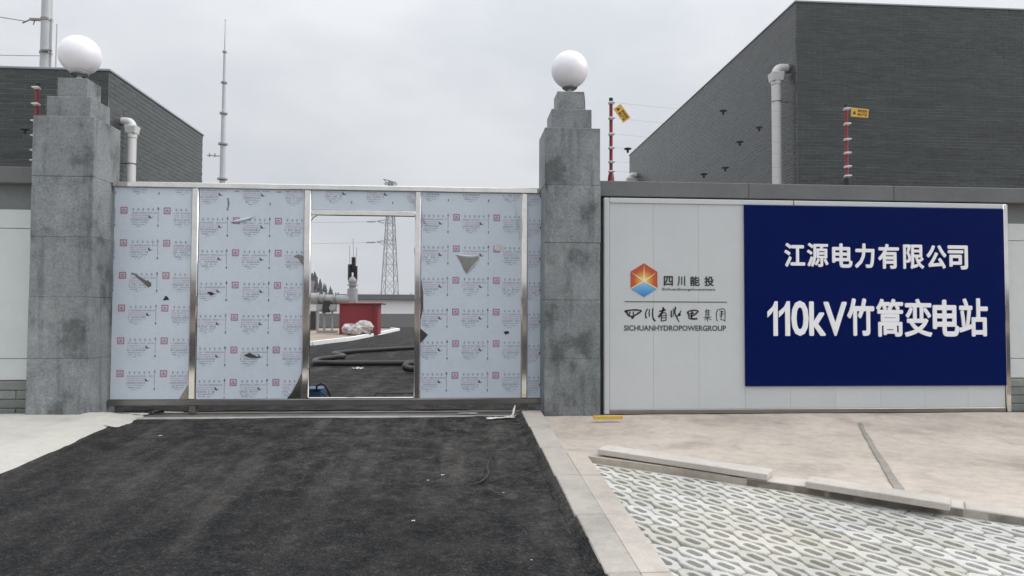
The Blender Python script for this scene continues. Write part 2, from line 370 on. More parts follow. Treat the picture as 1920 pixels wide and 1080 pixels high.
struct('track_bed', grid(-3.75, 1.6, 7.476, 7.97, 60, 8, lambda x, y: -0.004+0.006*nz3(x*5, y*5)), 'trackbed', smooth=True)

# left pavement with a ragged cast edge
def ledge(x, y, i, n):
    if i == n: return x+0.035*nz3(y*2.2, 3.1)+0.012*nz3(y*11, 7.7)+0.03
    return x
def lz(x, y): return zr(min(y, 7.3))+0.055+0.008*nz3(x*1.5, y*1.5)-(0.075 if x > -3.235 else 0)
struct('pavement', grid(-12, -3.22, -5, 7.46, 40, 120, lz, ledge), 'pave', smooth=True)
# splayed mortar fillet between the left pillar and the road
fl = MB(); vs_ = []; NA = 16
for i in range(NA+1):
    t = i/NA; x = -3.66+0.50*t
    for j in range(9):
        u = j/8; y = 7.02+0.55*u+0.04*nz3(t*3, u*3)
        h = 0.075*math.sin(math.pi*min(1, max(0, 1-t)*0.62))*math.sin(math.pi*(0.12+0.76*u))
        vs_.append((x+0.05*nz3(u*4, 2.2), y, zr(y)+h+0.012*nz3(t*7, u*7)))
fl.add(vs_, [(i*9+j, (i+1)*9+j, (i+1)*9+j+1, i*9+j+1) for i in range(NA) for j in range(8)])
put('mortar_fillet', fl, 'pave', smooth=True, base=(-3.4, 7.3, 0), label='pale lump of mortar spread at the foot of the left pillar', cat='mortar')

# right kerb: individual stones, then the edging strips
kerb = thing('kerb', (0.78, 5.0, zr(5.0)), None, None); tag(kerb, kind='structure')
joints = [7.5, 6.70, 5.87, 5.04, 4.20, 3.37, 2.54, 1.71, 0.88, 0.05, -0.8]
def sloped(mb, x0, x1, ya, yb, top, bot, b=0.0, mi=0):
    o = len(mb.v); mb.box(x0, x1, yb, ya, bot, top, b, mi)
    for v in mb.v[o:]: v.z += zr(v.y)
    return mb
for i in range(len(joints)-1):
    ya, yb = joints[i]-0.002, joints[i+1]+0.002
    jx = random.uniform(-0.003, 0.003); jz = random.uniform(-0.003, 0.003)
    x0 = 0.655+(7.5-ya)*0.0115; x0 = min(x0, 0.705)
    put('kerb_stone', sloped(MB(), x0+jx, 0.8575, ya, yb, 0.048+jz, -0.2, 0.006), 'kerb', kerb)
edging = thing('edging', (0.93, 4.5, zr(4.5)), None, None); tag(edging, kind='structure')
for i in range(2, len(joints)-1):
    ya, yb = joints[i]-0.003, joints[i+1]+0.003
    if i == 2: ya = 5.70
    put('edging_strip', sloped(MB(), 0.8578, 1.005, ya, yb, 0.045+random.uniform(-0.001, 0.001), -0.2, 0.003), 'band', edging)
# rough dark asphalt lip and mortar against the kerb
lip = MB(); vs_ = []
for i in range(141):
    y = -4+11.4*i/140
    for j, (dx, dz) in enumerate(((-0.06, 0.0), (-0.03, 0.018), (0.0, 0.035), (0.03, 0.03))):
        x = 0.69+dx+0.014*nz3(y*5, j)+0.008*nz3(y*23, j)-(0.05*max(0, (y-4.0)/3.5))
        vs_.append((x, y, zr(y)+dz+0.014*nz3(y*12, j*3.3)+0.004))
lip.add(vs_, [(i*4+j, i*4+j+1, (i+1)*4+j+1, (i+1)*4+j) for i in range(140) for j in range(3)])
struct('road_edge', lip, 'asphalt', smooth=True)

# concrete apron between the wall and the paved bay
BA, BD = Vector((0.93, 5.67)), Vector((0.829, -0.559))      # front line of the apron: start and direction
def lineP(s): return BA+BD*s
ap = MB(); vs_ = []; NS, NT = 90, 26
for i in range(NS+1):
    s = i/NS
    bp = lineP(6.6*s) if s > 0 else Vector((0.856, 5.72))
    tp = Vector((0.852+9.5*s, 7.44))
    for j in range(NT+1):
        t = j/NT
        q = tp.lerp(bp, t)
        led = 0.004*math.sin(q.x*2.1)
        zt = 0.006 if t < 0.085+led else None
        zz = zr(bp.y)+0.034
        z = 0.014 if zt is not None else -0.010+(zz+0.010)*((t-0.085)/0.915)**0.9-0.02*math.sin(math.pi*(t-0.085)/0.915)
        dip = -0.030*math.exp(-((s-0.03)/0.05)**2)*math.sin(math.pi*min(1, max(0, (t-0.08)/0.8)))
        z += dip+0.006*nz3(q.x*1.7, q.y*1.7)+0.002*nz3(q.x*8, q.y*8)
        vs_.append((q.x, q.y, z))
    vs_.append((bp.x, bp.y, zr(bp.y)-0.15))
NT += 1
ap.add(vs_, [(i*(NT+1)+j, i*(NT+1)+j+1, (i+1)*(NT+1)+j+1, (i+1)*(NT+1)+j) for i in range(NS) for j in range(NT)])
apron = struct('concrete_apron', ap, 'apron', smooth=True)
BASE[apron.name] = Vector((0, 0, 0))
jt = MB(); vs_ = []
for i in range(31):
    t = i/30; p = Vector((4.03, 7.02)).lerp(Vector((2.93, 4.62)), t)
    wd = 0.030*(1+0.4*nz3(t*9, 1.0))*(0.6+0.5*t)
    # height of the apron under the strip
    sv = 0; best = 9
    for v in ap.v:
        d = (v.x-p.x)**2+(v.y-p.y)**2
        if d < best: best = d; sv = v.z
    jit = 0.010*nz3(t*14, 5.0)
    vs_ += [(p.x-wd+jit, p.y, sv+0.006), (p.x+wd+jit, p.y, sv+0.006)]
zsm = [vs_[2*i][2] for i in range(31)]
vs_ = [(v[0], v[1], sum(zsm[max(0, k//2-2):k//2+3])/len(zsm[max(0, k//2-2):k//2+3])+0.002) for k, v in enumerate(vs_)]
jt.add(vs_, [(2*i, 2*i+2, 2*i+3, 2*i+1) for i in range(30)])
put('expansion_joint', jt, 'joint', apron)

def lbox(mb, o, d, length, width, z0, z1, yaw=0.0, bevel=0.006, pit=0.0, mi=0):
    """box lying along direction d from o (front edge), width to the wall side"""
    k = len(mb.v); mb.box(0, length, 0, width, z0, z1, bevel, mi)
    a = math.atan2(d.y, d.x)+yaw; ca, sa = math.cos(a), math.sin(a)
    for v in mb.v[k:]:
        x, y, z = v; v.x = o[0]+x*ca-y*sa; v.y = o[1]+x*sa+y*ca; v.z = z+zr(v.y)+pit*x
    return mb
apedge = thing('apron_edging', (*lineP(1.5), zr(lineP(1.5).y)), None, None); tag(apedge, kind='structure')
s = 1.30
while s < 5.6:
    L_ = 0.52 if s < 1.4 else 0.78
    p = lineP(s)-Vector((BD.y*-1, BD.x))*0.0
    put('edging_slab', lbox(MB(), (p.x, p.y), BD, L_-0.006, 0.17, -0.12, 0.040+random.uniform(-0.003, 0.003)), 'slab', apedge)
    s += L_
put('loose_slab', lbox(MB(), (1.09, 5.625), BD, 1.29, 0.17, 0.042, 0.087, R(-3.0), 0.005, 0.0), 'slab', base=(1.6, 5.1, zr(5.1)+0.04),
    label='long loose precast slab lying askew on the apron edge, nearer the gate', cat='concrete slab', group='loose slabs on the apron edge')
put('loose_slab', lbox(MB(), (2.30, 4.665), BD, 0.82, 0.165, 0.044, 0.089, R(-4.5), 0.005, 0.0), 'slab', base=(2.65, 4.35, zr(4.35)+0.05),
    label='shorter loose precast slab lying on the apron edge toward the right', cat='concrete slab', group='loose slabs on the apron edge')

# paved bay: figure-eight pavers
def bay_z(x, y): return zr(y)-0.012
bed = MB(); pts = [(0.98, 5.70), (0.98, -1.0), (7.5, -1.0), (7.5, 1.30)]
bed.add([(x, y, bay_z(x, y)-0.026) for x, y in pts], [(0, 1, 2, 3)])
bay = struct('paved_bay', bed, 'bedding')
LU, LV = 0.218, 0.1085       # lobe pitch along a row, row pitch
UD = Vector((0.47, -0.883)); VD = Vector((0.883, 0.47))
def paver_mesh():
    b = MB(); a = LU/2-0.002
    oc = [(-a, -.021), (-a*.46, -.053), (a*.46, -.053), (a, -.021), (a, .021), (a*.46, .053), (-a*.46, .053), (-a, .021)]
    hc = [(-.054, -.009), (-.038, -.022), (.038, -.022), (.054, -.009), (.054, .009), (.038, .022), (-.038, .022), (-.054, .009)]
    for c in (-a, a):
        O = [(x+c, y) for x, y in oc]; H = [(x+c, y) for x, y in hc]
        Oi = [(c+(x-c)*0.965, y*0.93) if not abs(x) < 1e-6 else (x, y*0.93) for x, y in O]
        vs_ = [(x, y, -0.006) for x, y in O]+[(x, y, 0) for x, y in Oi]+[(x, y, 0) for x, y in H]+[(x, y, -0.030) for x, y in H]+[(x, y, -0.04) for x, y in O]
        fs = []
        for i in range(8):
            j = (i+1) % 8
            inner = (c < 0 and i == 3) or (c > 0 and i == 7)
            fs += [(8+i, 8+j, 16+j, 16+i), (16+i, 16+j, 24+j, 24+i)]
            if not inner: fs += [(i, j, 8+j, 8+i), (32+i, 32+j, j, i)]
        b.add(vs_, fs)
    return b.mesh('paver', [MT['paver']], (0, 0, 0), False)
pm = paver_mesh()
ang = math.atan2(UD.y, UD.x); nV = Vector((BD.y, -BD.x))      # nV: from the apron edge toward the camera
tilt = Matrix(((1, 0, 0), (0, 1, 0), (0, SL, 1)))             # shear so the pavers lie in the sloping plane
rz = Matrix.Rotation(ang, 3, 'Z'); rot = (tilt @ rz).to_4x4()
me_t = pm.copy(); me_t.name = 'paver'; me_t.transform(rot); me_t.update()
XB = 1.008; P0 = Vector((2.0, 4.4))
for row in range(-38, 39):
    off = (row % 2)*LU/2+(row//2 % 2)*LU+random.uniform(-0.003, 0.003)
    for k in range(-12, 13):
        c = P0+UD*(k*2*LU+off)+VD*(row*LV)
        dl = (c-BA).dot(nV)                                   # distance from the apron edge
        if c.x < XB-0.32 or c.y < 1.6 or c.x > 4.7 or dl < -0.30: continue
        zz = bay_z(c.x, c.y)+random.uniform(-0.003, 0.003)
        cuts = []
        if c.x < XB+0.32: cuts.append(((XB-c.x, 0, 0), (-1, 0, 0)))
        if dl < 0.34: q = -nV*(dl-0.03); cuts.append(((q.x, q.y, 0), (-nV.x, -nV.y, 0)))
        me = me_t
        if cuts:
            bm = bmesh.new(); bm.from_mesh(me_t)
            for co, no in cuts:
                bmesh.ops.bisect_plane(bm, geom=list(bm.verts)+list(bm.edges)+list(bm.faces), plane_co=co, plane_no=no, clear_outer=True)
            if len(bm.faces) < 4: bm.free(); continue
            me = bpy.data.meshes.new('paver'); bm.to_mesh(me); bm.free()
            if not me.materials: me.materials.append(MT['paver'])
        inst('paver', me, bay, (c.x, c.y, zz), (random.gauss(0, 0.012), random.gauss(0, 0.012), random.gauss(0, 0.008)))
# cement strip where the pavers meet the apron
cs = MB(); n_ = 60; vs_ = []
for i in range(n_+1):
    s = 0.05+5.4*i/n_; p = lineP(s); q = p+nV*(0.022+0.012*nz3(s*4, 9))
    vs_ += [(p.x, p.y, bay_z(p.x, p.y)-0.003), (q.x, q.y, bay_z(q.x, q.y)-0.006)]
cs.add(vs_, [(2*i, 2*i+1, 2*i+3, 2*i+2) for i in range(n_)])
put('cement_strip', cs, 'paver', bay)

# ------------------------------------------------------------------ gate pillars
def pillar(x0, x1, label):
    cx = (x0+x1)/2; y0 = 7.38; dp = 0.55
    t = thing('gate_pillar', (cx, y0+dp/2, 0), label, 'pillar', 'granite gate pillars')
    put('core', MB().box(x0+0.012, x1-0.012, y0+0.012, y0+dp-0.012, -0.05, 2.99), 'joint', t)
    zs = [0.0, 0.60, 1.205, 1.80, 2.40, 3.0]
    for i in range(5):
        j = [random.uniform(-0.0025, 0.0025) for _ in range(2)]
        put('stone_slab', MB().box(x0+j[0], x1+j[0], y0+j[1], y0+dp, zs[i]+0.0010, zs[i+1]-0.0010, 0.003), 'granite', t)
    put('stone_slab', MB().box(cx-0.213, cx+0.213, y0+0.075, y0+dp-0.075, 3.0, 3.218, 0.004), 'granite', t)
    put('stone_slab', MB().box(cx-0.145, cx+0.145, y0+0.135, y0+dp-0.135, 3.219, 3.425, 0.004), 'granite', t)
    return t
pillar(-4.208, -3.622, 'speckled grey granite gate pillar at the left end of the gate, stained with dark drips')
pillar(0.880, 1.461, 'speckled grey granite gate pillar between the gate and the blue sign board')
def globe(cx, label):
    cy = 7.655; t = thing('globe_lamp', (cx, cy, 3.425), label, 'lamp', 'globe lamps on the gate pillars')
    cz = 3.706; r = 0.2
    prof_ = [(r*math.cos(a), r*math.sin(a)) for a in [R(-78+168*i/22) for i in range(23)]]
    put('globe', MB().lathe((cx, cy, cz), prof_, 36), 'globe', t, smooth=True)
    put('collar', MB().lathe((cx, cy, 3.482), [(0.05, 0), (0.066, 0.008), (0.082, 0.022), (0.084, 0.045), (0.072, 0.05)], 24), 'steel_dull', t, smooth=True)
    put('rim', MB().lathe((cx, cy, 3.515), [(0.06, 0), (0.090, 0.006), (0.088, 0.024), (0.07, 0.026)], 24), 'white', t, smooth=True)
    put('neck', MB().lathe((cx, cy, 3.424), [(0.036, 0), (0.036, 0.008), (0.026, 0.012), (0.026, 0.065)], 16), 'white', t, smooth=True)
    if cx > 0: put('wire', MB().tube([(cx+0.03, cy-0.03, 3.44), (cx+0.10, cy-0.02, 3.436), (cx+0.152, cy-0.05, 3.42), (cx+0.156, cy-0.06, 3.33), (cx+0.158, cy-0.06, 3.222)], 0.005, 6), 'black', t)
globe(-3.922, 'white opal globe lamp on top of the left granite pillar')
globe(1.178, 'white opal globe lamp on top of the right granite pillar, beside a red fence post')

# ------------------------------------------------------------------ the gate
gate = thing('sliding_gate', (-1.36, 7.78, 0.0), 'stainless steel sliding gate wrapped in printed film with an open doorway', 'gate')
YF, YB = 7.752, 7.812          # front and back of the steel tubes
put('top_rail', MB().box(-3.615, 1.60, YF-0.004, YB+0.004, 2.368, 2.424, 0.006), 'steel', gate, smooth=True)
put('bottom_rail', MB().box(-3.615, 1.60, YF-0.004, YB+0.004, 0.088, 0.152, 0.006), 'steel_dull', gate, smooth=True)
posts = [(-3.612, -3.60), (-2.808, -2.738), (-1.648, -1.576), (-0.476, -0.414), (0.673, 0.736)]
for a, b in posts[1:]:
    put('post', MB().box(a, b, YF, YB, 0.1525, 2.3675, 0.007), 'steel', gate, smooth=True)
put('door_header', MB().box(-1.5755, -0.4765, YF+0.001, YB-0.001, 2.100, 2.156, 0.006), 'steel', gate, smooth=True)
put('door_sill', MB().box(-1.5755, -0.4765, YF-0.002, YB, 0.1525, 0.166, 0.003), 'steel', gate)
put('gusset', MB().prism([(-1.575, 2.099), (-1.575, 2.045), (-1.555, 2.075), (-1.515, 2.099)], YF+0.01, YB-0.01), 'steel', gate)
put('latch', MB().box(-0.486, -0.4765, YF+0.015, YF+0.04, 1.70, 1.765, 0.002), 'white', gate)
for bx in (-2.762, 0.705):
    put('roller_bracket', MB().box(bx-0.035, bx+0.035, YF+0.004, YB-0.004, 0.03, 0.0875, 0.004).lathe((bx, 7.78, 0.0), [(0.03, 0.004), (0.045, 0.01), (0.045, 0.03), (0.03, 0.034)], 14), 'steel_dull', gate)
PU, PV = 0.437, 0.3405
YP = 7.772
def glyphs(mb, x, z, w, h, n, mi, fill=0.62):
    st = w/n
    for i in range(n):
        if random.random() < 0.12: continue
        gw = st*fill*random.uniform(0.75, 1.1); gh = h*random.uniform(0.95, 1.4)
        a = x+i*st; y = YP-0.0042
        mb.quad((a, y, z), (a+gw, y, z), (a+gw, y, z+gh), (a, y, z+gh), mi)
def rect(mb, x0, x1, z0, z1, mi):
    y = YP-0.0042; mb.quad((x0, y, z0), (x1, y, z0), (x1, y, z1), (x0, y, z1), mi)
def print_unit(mb, x, z):
    """one repeat of the film print; x,z = centre of the red square"""
    k = 0.036
    red = 1 if random.random() < 0.7 else 4
    rect(mb, x-k, x-k*0.66, z-k, z+k, red); rect(mb, x+k*0.66, x+k, z-k, z+k, red); rect(mb, x-k*0.66, x+k*0.66, z-k, z-k*0.66, red); rect(mb, x-k*0.66, x+k*0.66, z+k*0.66, z+k, red)
    rect(mb, x-k*0.12, x+k*0.12, z-k*0.5, z+k*0.45, red); rect(mb, x-k*0.45, x+k*0.45, z+k*0.05, z+k*0.28, red)
    rect(mb, x-k*0.5, x-k*0.25, z-k*0.55, z-k*0.1, red); rect(mb, x+k*0.25, x+k*0.5, z-k*0.55, z-k*0.1, red)
    for i in range(5):
        gx = x+0.085+i*0.050; rect(mb, gx, gx+0.018, z+0.006, z+0.012, 0); rect(mb, gx+0.006, gx+0.012, z-0.004, z+0.024, 0); rect(mb, gx, gx+0.018, z+0.018, z+0.022, 0)
    glyphs(mb, x+0.070, z-0.032, 0.27, 0.012, 22, 0); glyphs(mb, x+0.070, z-0.056, 0.20, 0.010, 18, 2); glyphs(mb, x+0.070, z-0.078, 0.185, 0.010, 17, 2)
    glyphs(mb, x+0.066, z-0.106, 0.19, 0.016, 11, 0); glyphs(mb, x+0.074, z-0.128, 0.17, 0.010, 12, 0)
    glyphs(mb, x+0.085, z-0.150, 0.07, 0.010, 5, 0, 0.85); glyphs(mb, x+0.165, z-0.152, 0.055, 0.008, 6, 0); glyphs(mb, x+0.12, z-0.170, 0.05, 0.008, 5, 0)
    y = YP-0.0042; bx, bz = x+0.262, z-0.075
    mb.add([(bx-.012, y, bz), (bx-.012, y, bz+.030), (bx+.004, y, bz+.016), (bx+.022, y, bz-.004), (bx+.008, y, bz-.008)], [(4, 3, 2, 1, 0)], 3)
    rect(mb, bx+0.024, bx+0.032, bz-0.002, bz+0.012, 0)
    ax = x-0.090
    rect(mb, ax-0.003, ax+0.003, z-0.125, z+0.020, 0)
    mb.add([(ax-.010, y, z+.012), (ax+.010, y, z+.012), (ax, y, z+.046)], [(0, 1, 2)], 3 if random.random() < 0.5 else 1)
    rect(mb, ax-0.008, ax+0.008, z-0.165, z-0.150, 0); rect(mb, ax-0.003, ax+0.003, z-0.172, z-0.142, 3)
def clip_mb(mb, x0, x1, z0, z1):
    out = MB()
    for f, mi in zip(mb.f, mb.mi):
        P = [mb.v[i] for i in f]
        if all(x0 < p.x < x1 and z0 < p.z < z1 for p in P): out.add(P, [tuple(range(len(P)))], mi)
    return out
def panel(x0, x1, z0, z1, rx, rz, label):
    pn = put('panel', MB().box(x0+0.001, x1-0.001, YP, YP+0.012, z0, z1), 'steel_dark', gate); pn['label'] = label
    BASE[pn.name] = wbase(gate)
    fm = MB(); nx = max(2, int((x1-x0)/0.06)); nzz = max(2, int((z1-z0)/0.06)); vs_ = []
    for j in range(nzz+1):
        for i in range(nx+1):
            x = x0+0.004+(x1-x0-0.008)*i/nx; z = z0+0.003+(z1-z0-0.006)*j/nzz
            vs_.append((x, YP-0.0028+0.0010*nz3(x*5, z*5)+0.0007*nz3(x*14+z*6, z*3), z))
    fm.add(vs_, [(j*(nx+1)+i, j*(nx+1)+i+1, (j+1)*(nx+1)+i+1, (j+1)*(nx+1)+i) for j in range(nzz) for i in range(nx)])
    put('film', fm, 'film', pn, smooth=True)
    pr = MB(); k0 = int(math.ceil((x0-rx)/PU))-2
    for c in range(k0, k0+10):
        for r in range(-2, 9):
            cx, cz = rx+c*PU, rz-r*PV
            if cx < x0-0.5 or cx > x1+0.2: continue
            print_unit(pr, cx+random.uniform(-.002, .002)-0.0008*r, cz)
    pr = clip_mb(pr, x0+0.006, x1-0.006, z0+0.005, z1-0.005)
    pf = put('film_print', pr, ['print_grey', 'print_red', 'print_pink', 'print_dark', 'print_red'], pn); tag(pf, kind='stuff')
    return pn
def tear(pn, poly, mt='steel_dark'):
    put('film_tear', MB().prism(poly, YP-0.0062, YP-0.0048), mt, pn)
def flap(pn, a, b, out, drop):
    """curled lip of film along the edge a-b"""
    f_ = MB(); vs_ = []; n = 8
    for i in range(n+1):
        t = i/n; x = a[0]+(b[0]-a[0])*t; z = a[1]+(b[1]-a[1])*t; w = math.sin(math.pi*t)
        vs_ += [(x, YP-0.006, z), (x+0.004, YP-0.006-out*w*0.8, z-drop*0.4*w), (x+0.002, YP-0.006-out*w*0.5, z-drop*w)]
    f_.add(vs_, [(3*i+j, 3*i+j+1, 3*i+4+j, 3*i+3+j) for i in range(n) for j in range(2)])
    put('film_flap', f_, 'film', pn, smooth=True)
Z0, Z1 = 0.153, 2.367
p1 = panel(-3.598, -2.809, Z0, Z1, -3.497, 2.123, 'leftmost film-wrapped gate panel with a long diagonal tear')
p2 = panel(-2.737, -1.649, Z0, Z1, -2.352, 2.030, 'widest film-wrapped gate panel left of the doorway')
p3 = panel(-1.575, -0.477, 2.157, Z1, -1.50, 2.40, 'narrow film-wrapped transom panel above the doorway')
p4 = panel(-0.413, 0.672, Z0, Z1, -0.034, 2.098, 'film-wrapped gate panel right of the doorway with a large triangular tear')
p5 = panel(0.737, 1.59, Z0, Z1, 0.62, 2.06, 'film-wrapped end panel slipping behind the right pillar')
tear(p1, [(-3.41, 1.475), (-3.37, 1.462), (-3.30, 1.415), (-3.21, 1.362), (-3.203, 1.335), (-3.235, 1.318), (-3.27, 1.352), (-3.34, 1.41)])
tear(p1, [(-3.085, 1.183), (-3.02, 1.19), (-3.04, 1.222), (-3.06, 1.232)], 'black')
tear(p1, [(-2.90, 0.158), (-2.815, 0.158), (-2.815, 0.30), (-2.835, 0.27)])
tear(p2, [(-2.64, 1.272), (-2.60, 1.277), (-2.56, 1.255), (-2.60, 1.236)], 'black')
tear(p2, [(-2.25, 0.612), (-2.19, 0.640), (-2.17, 0.626), (-2.085, 0.585), (-2.15, 0.582), (-2.20, 0.588)])
tear(p2, [(-1.80, 0.158), (-1.655, 0.158), (-1.655, 0.42), (-1.70, 0.32), (-1.75, 0.22)])
tear(p2, [(-1.755, 1.66), (-1.70, 1.63), (-1.655, 1.56), (-1.655, 1.665), (-1.70, 1.68)])
tear(p2, [(-2.44, 2.13), (-2.425, 2.21), (-2.435, 2.27), (-2.45, 2.27), (-2.44, 2.2), (-2.452, 2.14)])
tear(p2, [(-2.41, 2.005), (-2.375, 2.005), (-2.365, 2.05)])
flap(p2, (-2.42, 2.02), (-2.15, 2.085), 0.02, 0.03)
tear(p4, [(-0.035, 1.690), (0.03, 1.665), (0.12, 1.662), (0.205, 1.675), (0.212, 1.650), (0.165, 1.575), (0.082, 1.487), (0.05, 1.525), (0.02, 1.60)])
flap(p4, (-0.04, 1.695), (0.215, 1.682), 0.03, 0.03); flap(p4, (0.08, 1.487), (0.213, 1.648), 0.012, -0.012)
tear(p4, [(0.48, 0.865), (0.53, 0.875), (0.545, 0.85), (0.50, 0.832)], 'black')
tear(p4, [(-0.411, 0.90), (-0.33, 0.83), (-0.39, 0.76), (-0.411, 0.74)]); tear(p4, [(-0.411, 1.45), (-0.385, 1.30), (-0.382, 1.12), (-0.411, 0.98)])
flap(p4, (0.59, 2.25), (0.655, 1.85), 0.035, 0.02); flap(p4, (-0.41, 2.15), (-0.36, 2.02), 0.03, 0.03)
sk = MB(); sk.prism([(0.423+0.052*math.cos(R(a))*(0.9 if a < 180 else 1.0), 1.775+0.040*math.sin(R(a))) for a in range(0, 360, 24)], YP-0.008, YP-0.005)
put('sticker', sk, 'paper', p4)
put('gate_track', MB().box(-3.65, 1.6, 7.765, 7.795, -0.01, 0.014, 0.004), 'steel_dull', base=(-1.0, 7.78, 0), label='low steel rail track let into the ground under the gate', cat='track')

# ------------------------------------------------------------------ perimeter walls
def wall(x0, x1, label, ztop, panels_from):
    cx = (x0+x1)/2
    t = thing('perimeter_wall', (cx, 7.7, 0), label, 'wall')
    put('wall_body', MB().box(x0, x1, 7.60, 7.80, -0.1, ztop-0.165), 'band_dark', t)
    n = max(1, round((x1-x0)/1.6)); st = (x1-x0)/n
    for i in range(n):
        put('coping_stone', MB().box(x0+i*st+0.0015, x0+(i+1)*st-0.0015, 7.475+random.uniform(-.002, .002), 7.90, ztop-0.163, ztop, 0.006), 'coping', t)
    a, b = panels_from
    zs = [0.372, 0.588, 1.898, 2.092]
    n = max(1, round((b-a)/1.22)); st = (b-a)/n
    for i in range(n):
        for q in range(3):
            put('wall_panel', MB().box(a+i*st+0.002, a+(i+1)*st-0.002, 7.578, 7.602, zs[q]+0.003, zs[q+1]-0.003, 0.003), 'wallpanel', t)
    put('plinth', MB().box(a, b, 7.57, 7.5995, -0.08, 0.368), 'joint', t)
    bm_ = MB().box(0, 0.392, 0, 0.03, 0, 0.083, 0.006).mesh('stone_brick', [MT['stonebrick']], (0, 0, 0), False)
    for r in range(4):
        x = a-(0.2 if r % 2 else 0.0)
        while x < b-0.02:
            if x > b-0.395: put('stone_brick', MB().box(x+0.004, b-0.002, 7.552, 7.582, 0.008+r*0.09, 0.091+r*0.09, 0.005), 'stonebrick', t)
            elif x >= a: inst('stone_brick', bm_, t, (x+0.004, 7.552+random.uniform(-.002, .002), 0.008+r*0.09))
            else:
                put('stone_brick', MB().box(a+0.004, a+0.192, 7.552, 7.582, 0.008+r*0.09, 0.091+r*0.09, 0.006), 'stonebrick', t)
            x += 0.4
    return t
wall(-9.2, -4.209, 'pale panelled perimeter wall with stone brick plinth left of the gate', 2.505, (-9.2, -4.212))
wall(1.462, 9.6, 'panelled perimeter wall with grey coping carrying the blue sign board', 2.470, (6.05, 9.6))

# ------------------------------------------------------------------ sign board
sign = thing('sign_board', (3.75, 7.5, 0.0), 'silver panelled sign board with a navy blue field and white Chinese characters', 'sign')
SX0, SX1, SZ0, SZ1 = 1.515, 6.010, 0.012, 2.288
YS = 7.470
put('backing', MB().box(SX0+0.01, SX1-0.01, YS+0.035, 7.598, SZ0+0.01, SZ1-0.01), 'steel_dull', sign)
put('frame_rail', MB().box(SX0+0.062, SX1-0.062, YS-0.012, YS+0.05, SZ1-0.055, SZ1, 0.006), 'alu', sign)
put('frame_rail', MB().box(SX0+0.062, SX1-0.062, YS-0.012, YS+0.05, SZ0, SZ0+0.052, 0.006), 'steel_dull', sign)
put('frame_post', MB().box(SX0, SX0+0.06, YS-0.014, YS+0.05, SZ0, SZ1, 0.008), 'alu', sign)
put('frame_post', MB().box(SX1-0.06, SX1, YS-0.014, YS+0.05, SZ0, SZ1, 0.008), 'steel', sign, smooth=True)
put('rail_joint', MB().box(3.575, 3.583, YS-0.0135, YS-0.011, SZ1-0.054, SZ1-0.001), 'black', sign)
seams = [SX0+0.064, 2.045, 2.535, 3.035, 3.530, 4.030, 4.530, 5.030, 5.520, SX1-0.064]
for i in range(len(seams)-1):
    put('metal_panel', MB().box(seams[i]+0.0006, seams[i+1]-0.0006, YS, YS+0.02, SZ0+0.053, SZ1-0.056, 0.0012), 'alu', sign)
BX0, BX1, BZ0, BZ1 = 3.030, 5.950, 0.303, 2.231
put('blue_board', MB().box(BX0, BX1, YS-0.024, YS-0.002, BZ0, BZ1, 0.003), 'blue', sign)

def text_mesh(body, extrude=0.0, offset=0.0, shear=0.0):
    cu = bpy.data.curves.new('t', 'FONT'); cu.body = body; cu.size = 1.0; cu.extrude = extrude; cu.offset = offset; cu.shear = shear
    cu.resolution_u = 3
    o = bpy.data.objects.new('t', cu); col.objects.link(o)
    dg = bpy.context.evaluated_depsgraph_get(); dg.update()
    me = bpy.data.meshes.new_from_object(o.evaluated_get(dg))
    bpy.data.objects.remove(o); bpy.data.curves.remove(cu); return me
def fit_text(name, body, x0, z0, x1, z1, y, depth, mt, parent, offset=0.0, shear=0.0):
    if body == '1':
        P1 = [(0.52, 0), (0.90, 0), (0.90, 1), (0.66, 1), (0.45, 0.84), (0.0, 0.70), (0.0, 0.53), (0.28, 0.62), (0.52, 0.73)]
        put(name, MB().prism([(x0+u/0.9*(x1-x0), z0+v*(z1-z0)) for u, v in P1], y-depth, y), mt, parent); return
    src = text_mesh(body, 0.5, 0.0, shear)
    base_co = [v.co.copy() for v in src.vertices]; pl = [tuple(p.vertices) for p in src.polygons]
    co = []; fs = []; nc = 8 if offset > 0 else 1
    for q in range(nc):
        a = 2*math.pi*q/nc
        d = Vector((offset*math.cos(a), offset*math.sin(a), 0.0)); kz = 1.0-0.012*q
        o_ = len(co); co += [Vector((c.x, c.y, (c.z+0.5)*kz-0.5))+d for c in base_co]; fs += [tuple(o_+i for i in p) for p in pl]
    bpy.data.meshes.remove(src)
    me = bpy.data.meshes.new(name); me.from_pydata(co, [], fs)
    ax, bx = min(c.x for c in co), max(c.x for c in co); ay, by = min(c.y for c in co), max(c.y for c in co)
    b = wbase(parent)
    for v, c in zip(me.vertices, co):
        v.co = Vector((x0+(c.x-ax)/(bx-ax)*(x1-x0), y-(c.z+0.5)*depth, z0+(c.y-ay)/(by-ay)*(z1-z0)))-b
    me.materials.clear(); me.materials.append(MT[mt]); me.update()
    o = bpy.data.objects.new(name, me); col.objects.link(o); o.parent = parent; BASE[o.name] = b
    return o
line_a = [('江', 3.453, 1.572, 3.68, 1.827), ('源', 3.701, 1.574, 3.938, 1.83), ('电', 3.98, 1.568, 4.204, 1.829), ('力', 4.233, 1.566, 4.451, 1.832), ('有', 4.493, 1.56, 4.726, 1.829), ('限', 4.775, 1.561, 5.009, 1.826), ('公', 5.038, 1.567, 5.263, 1.822), ('司', 5.279, 1.56, 5.506, 1.822)]
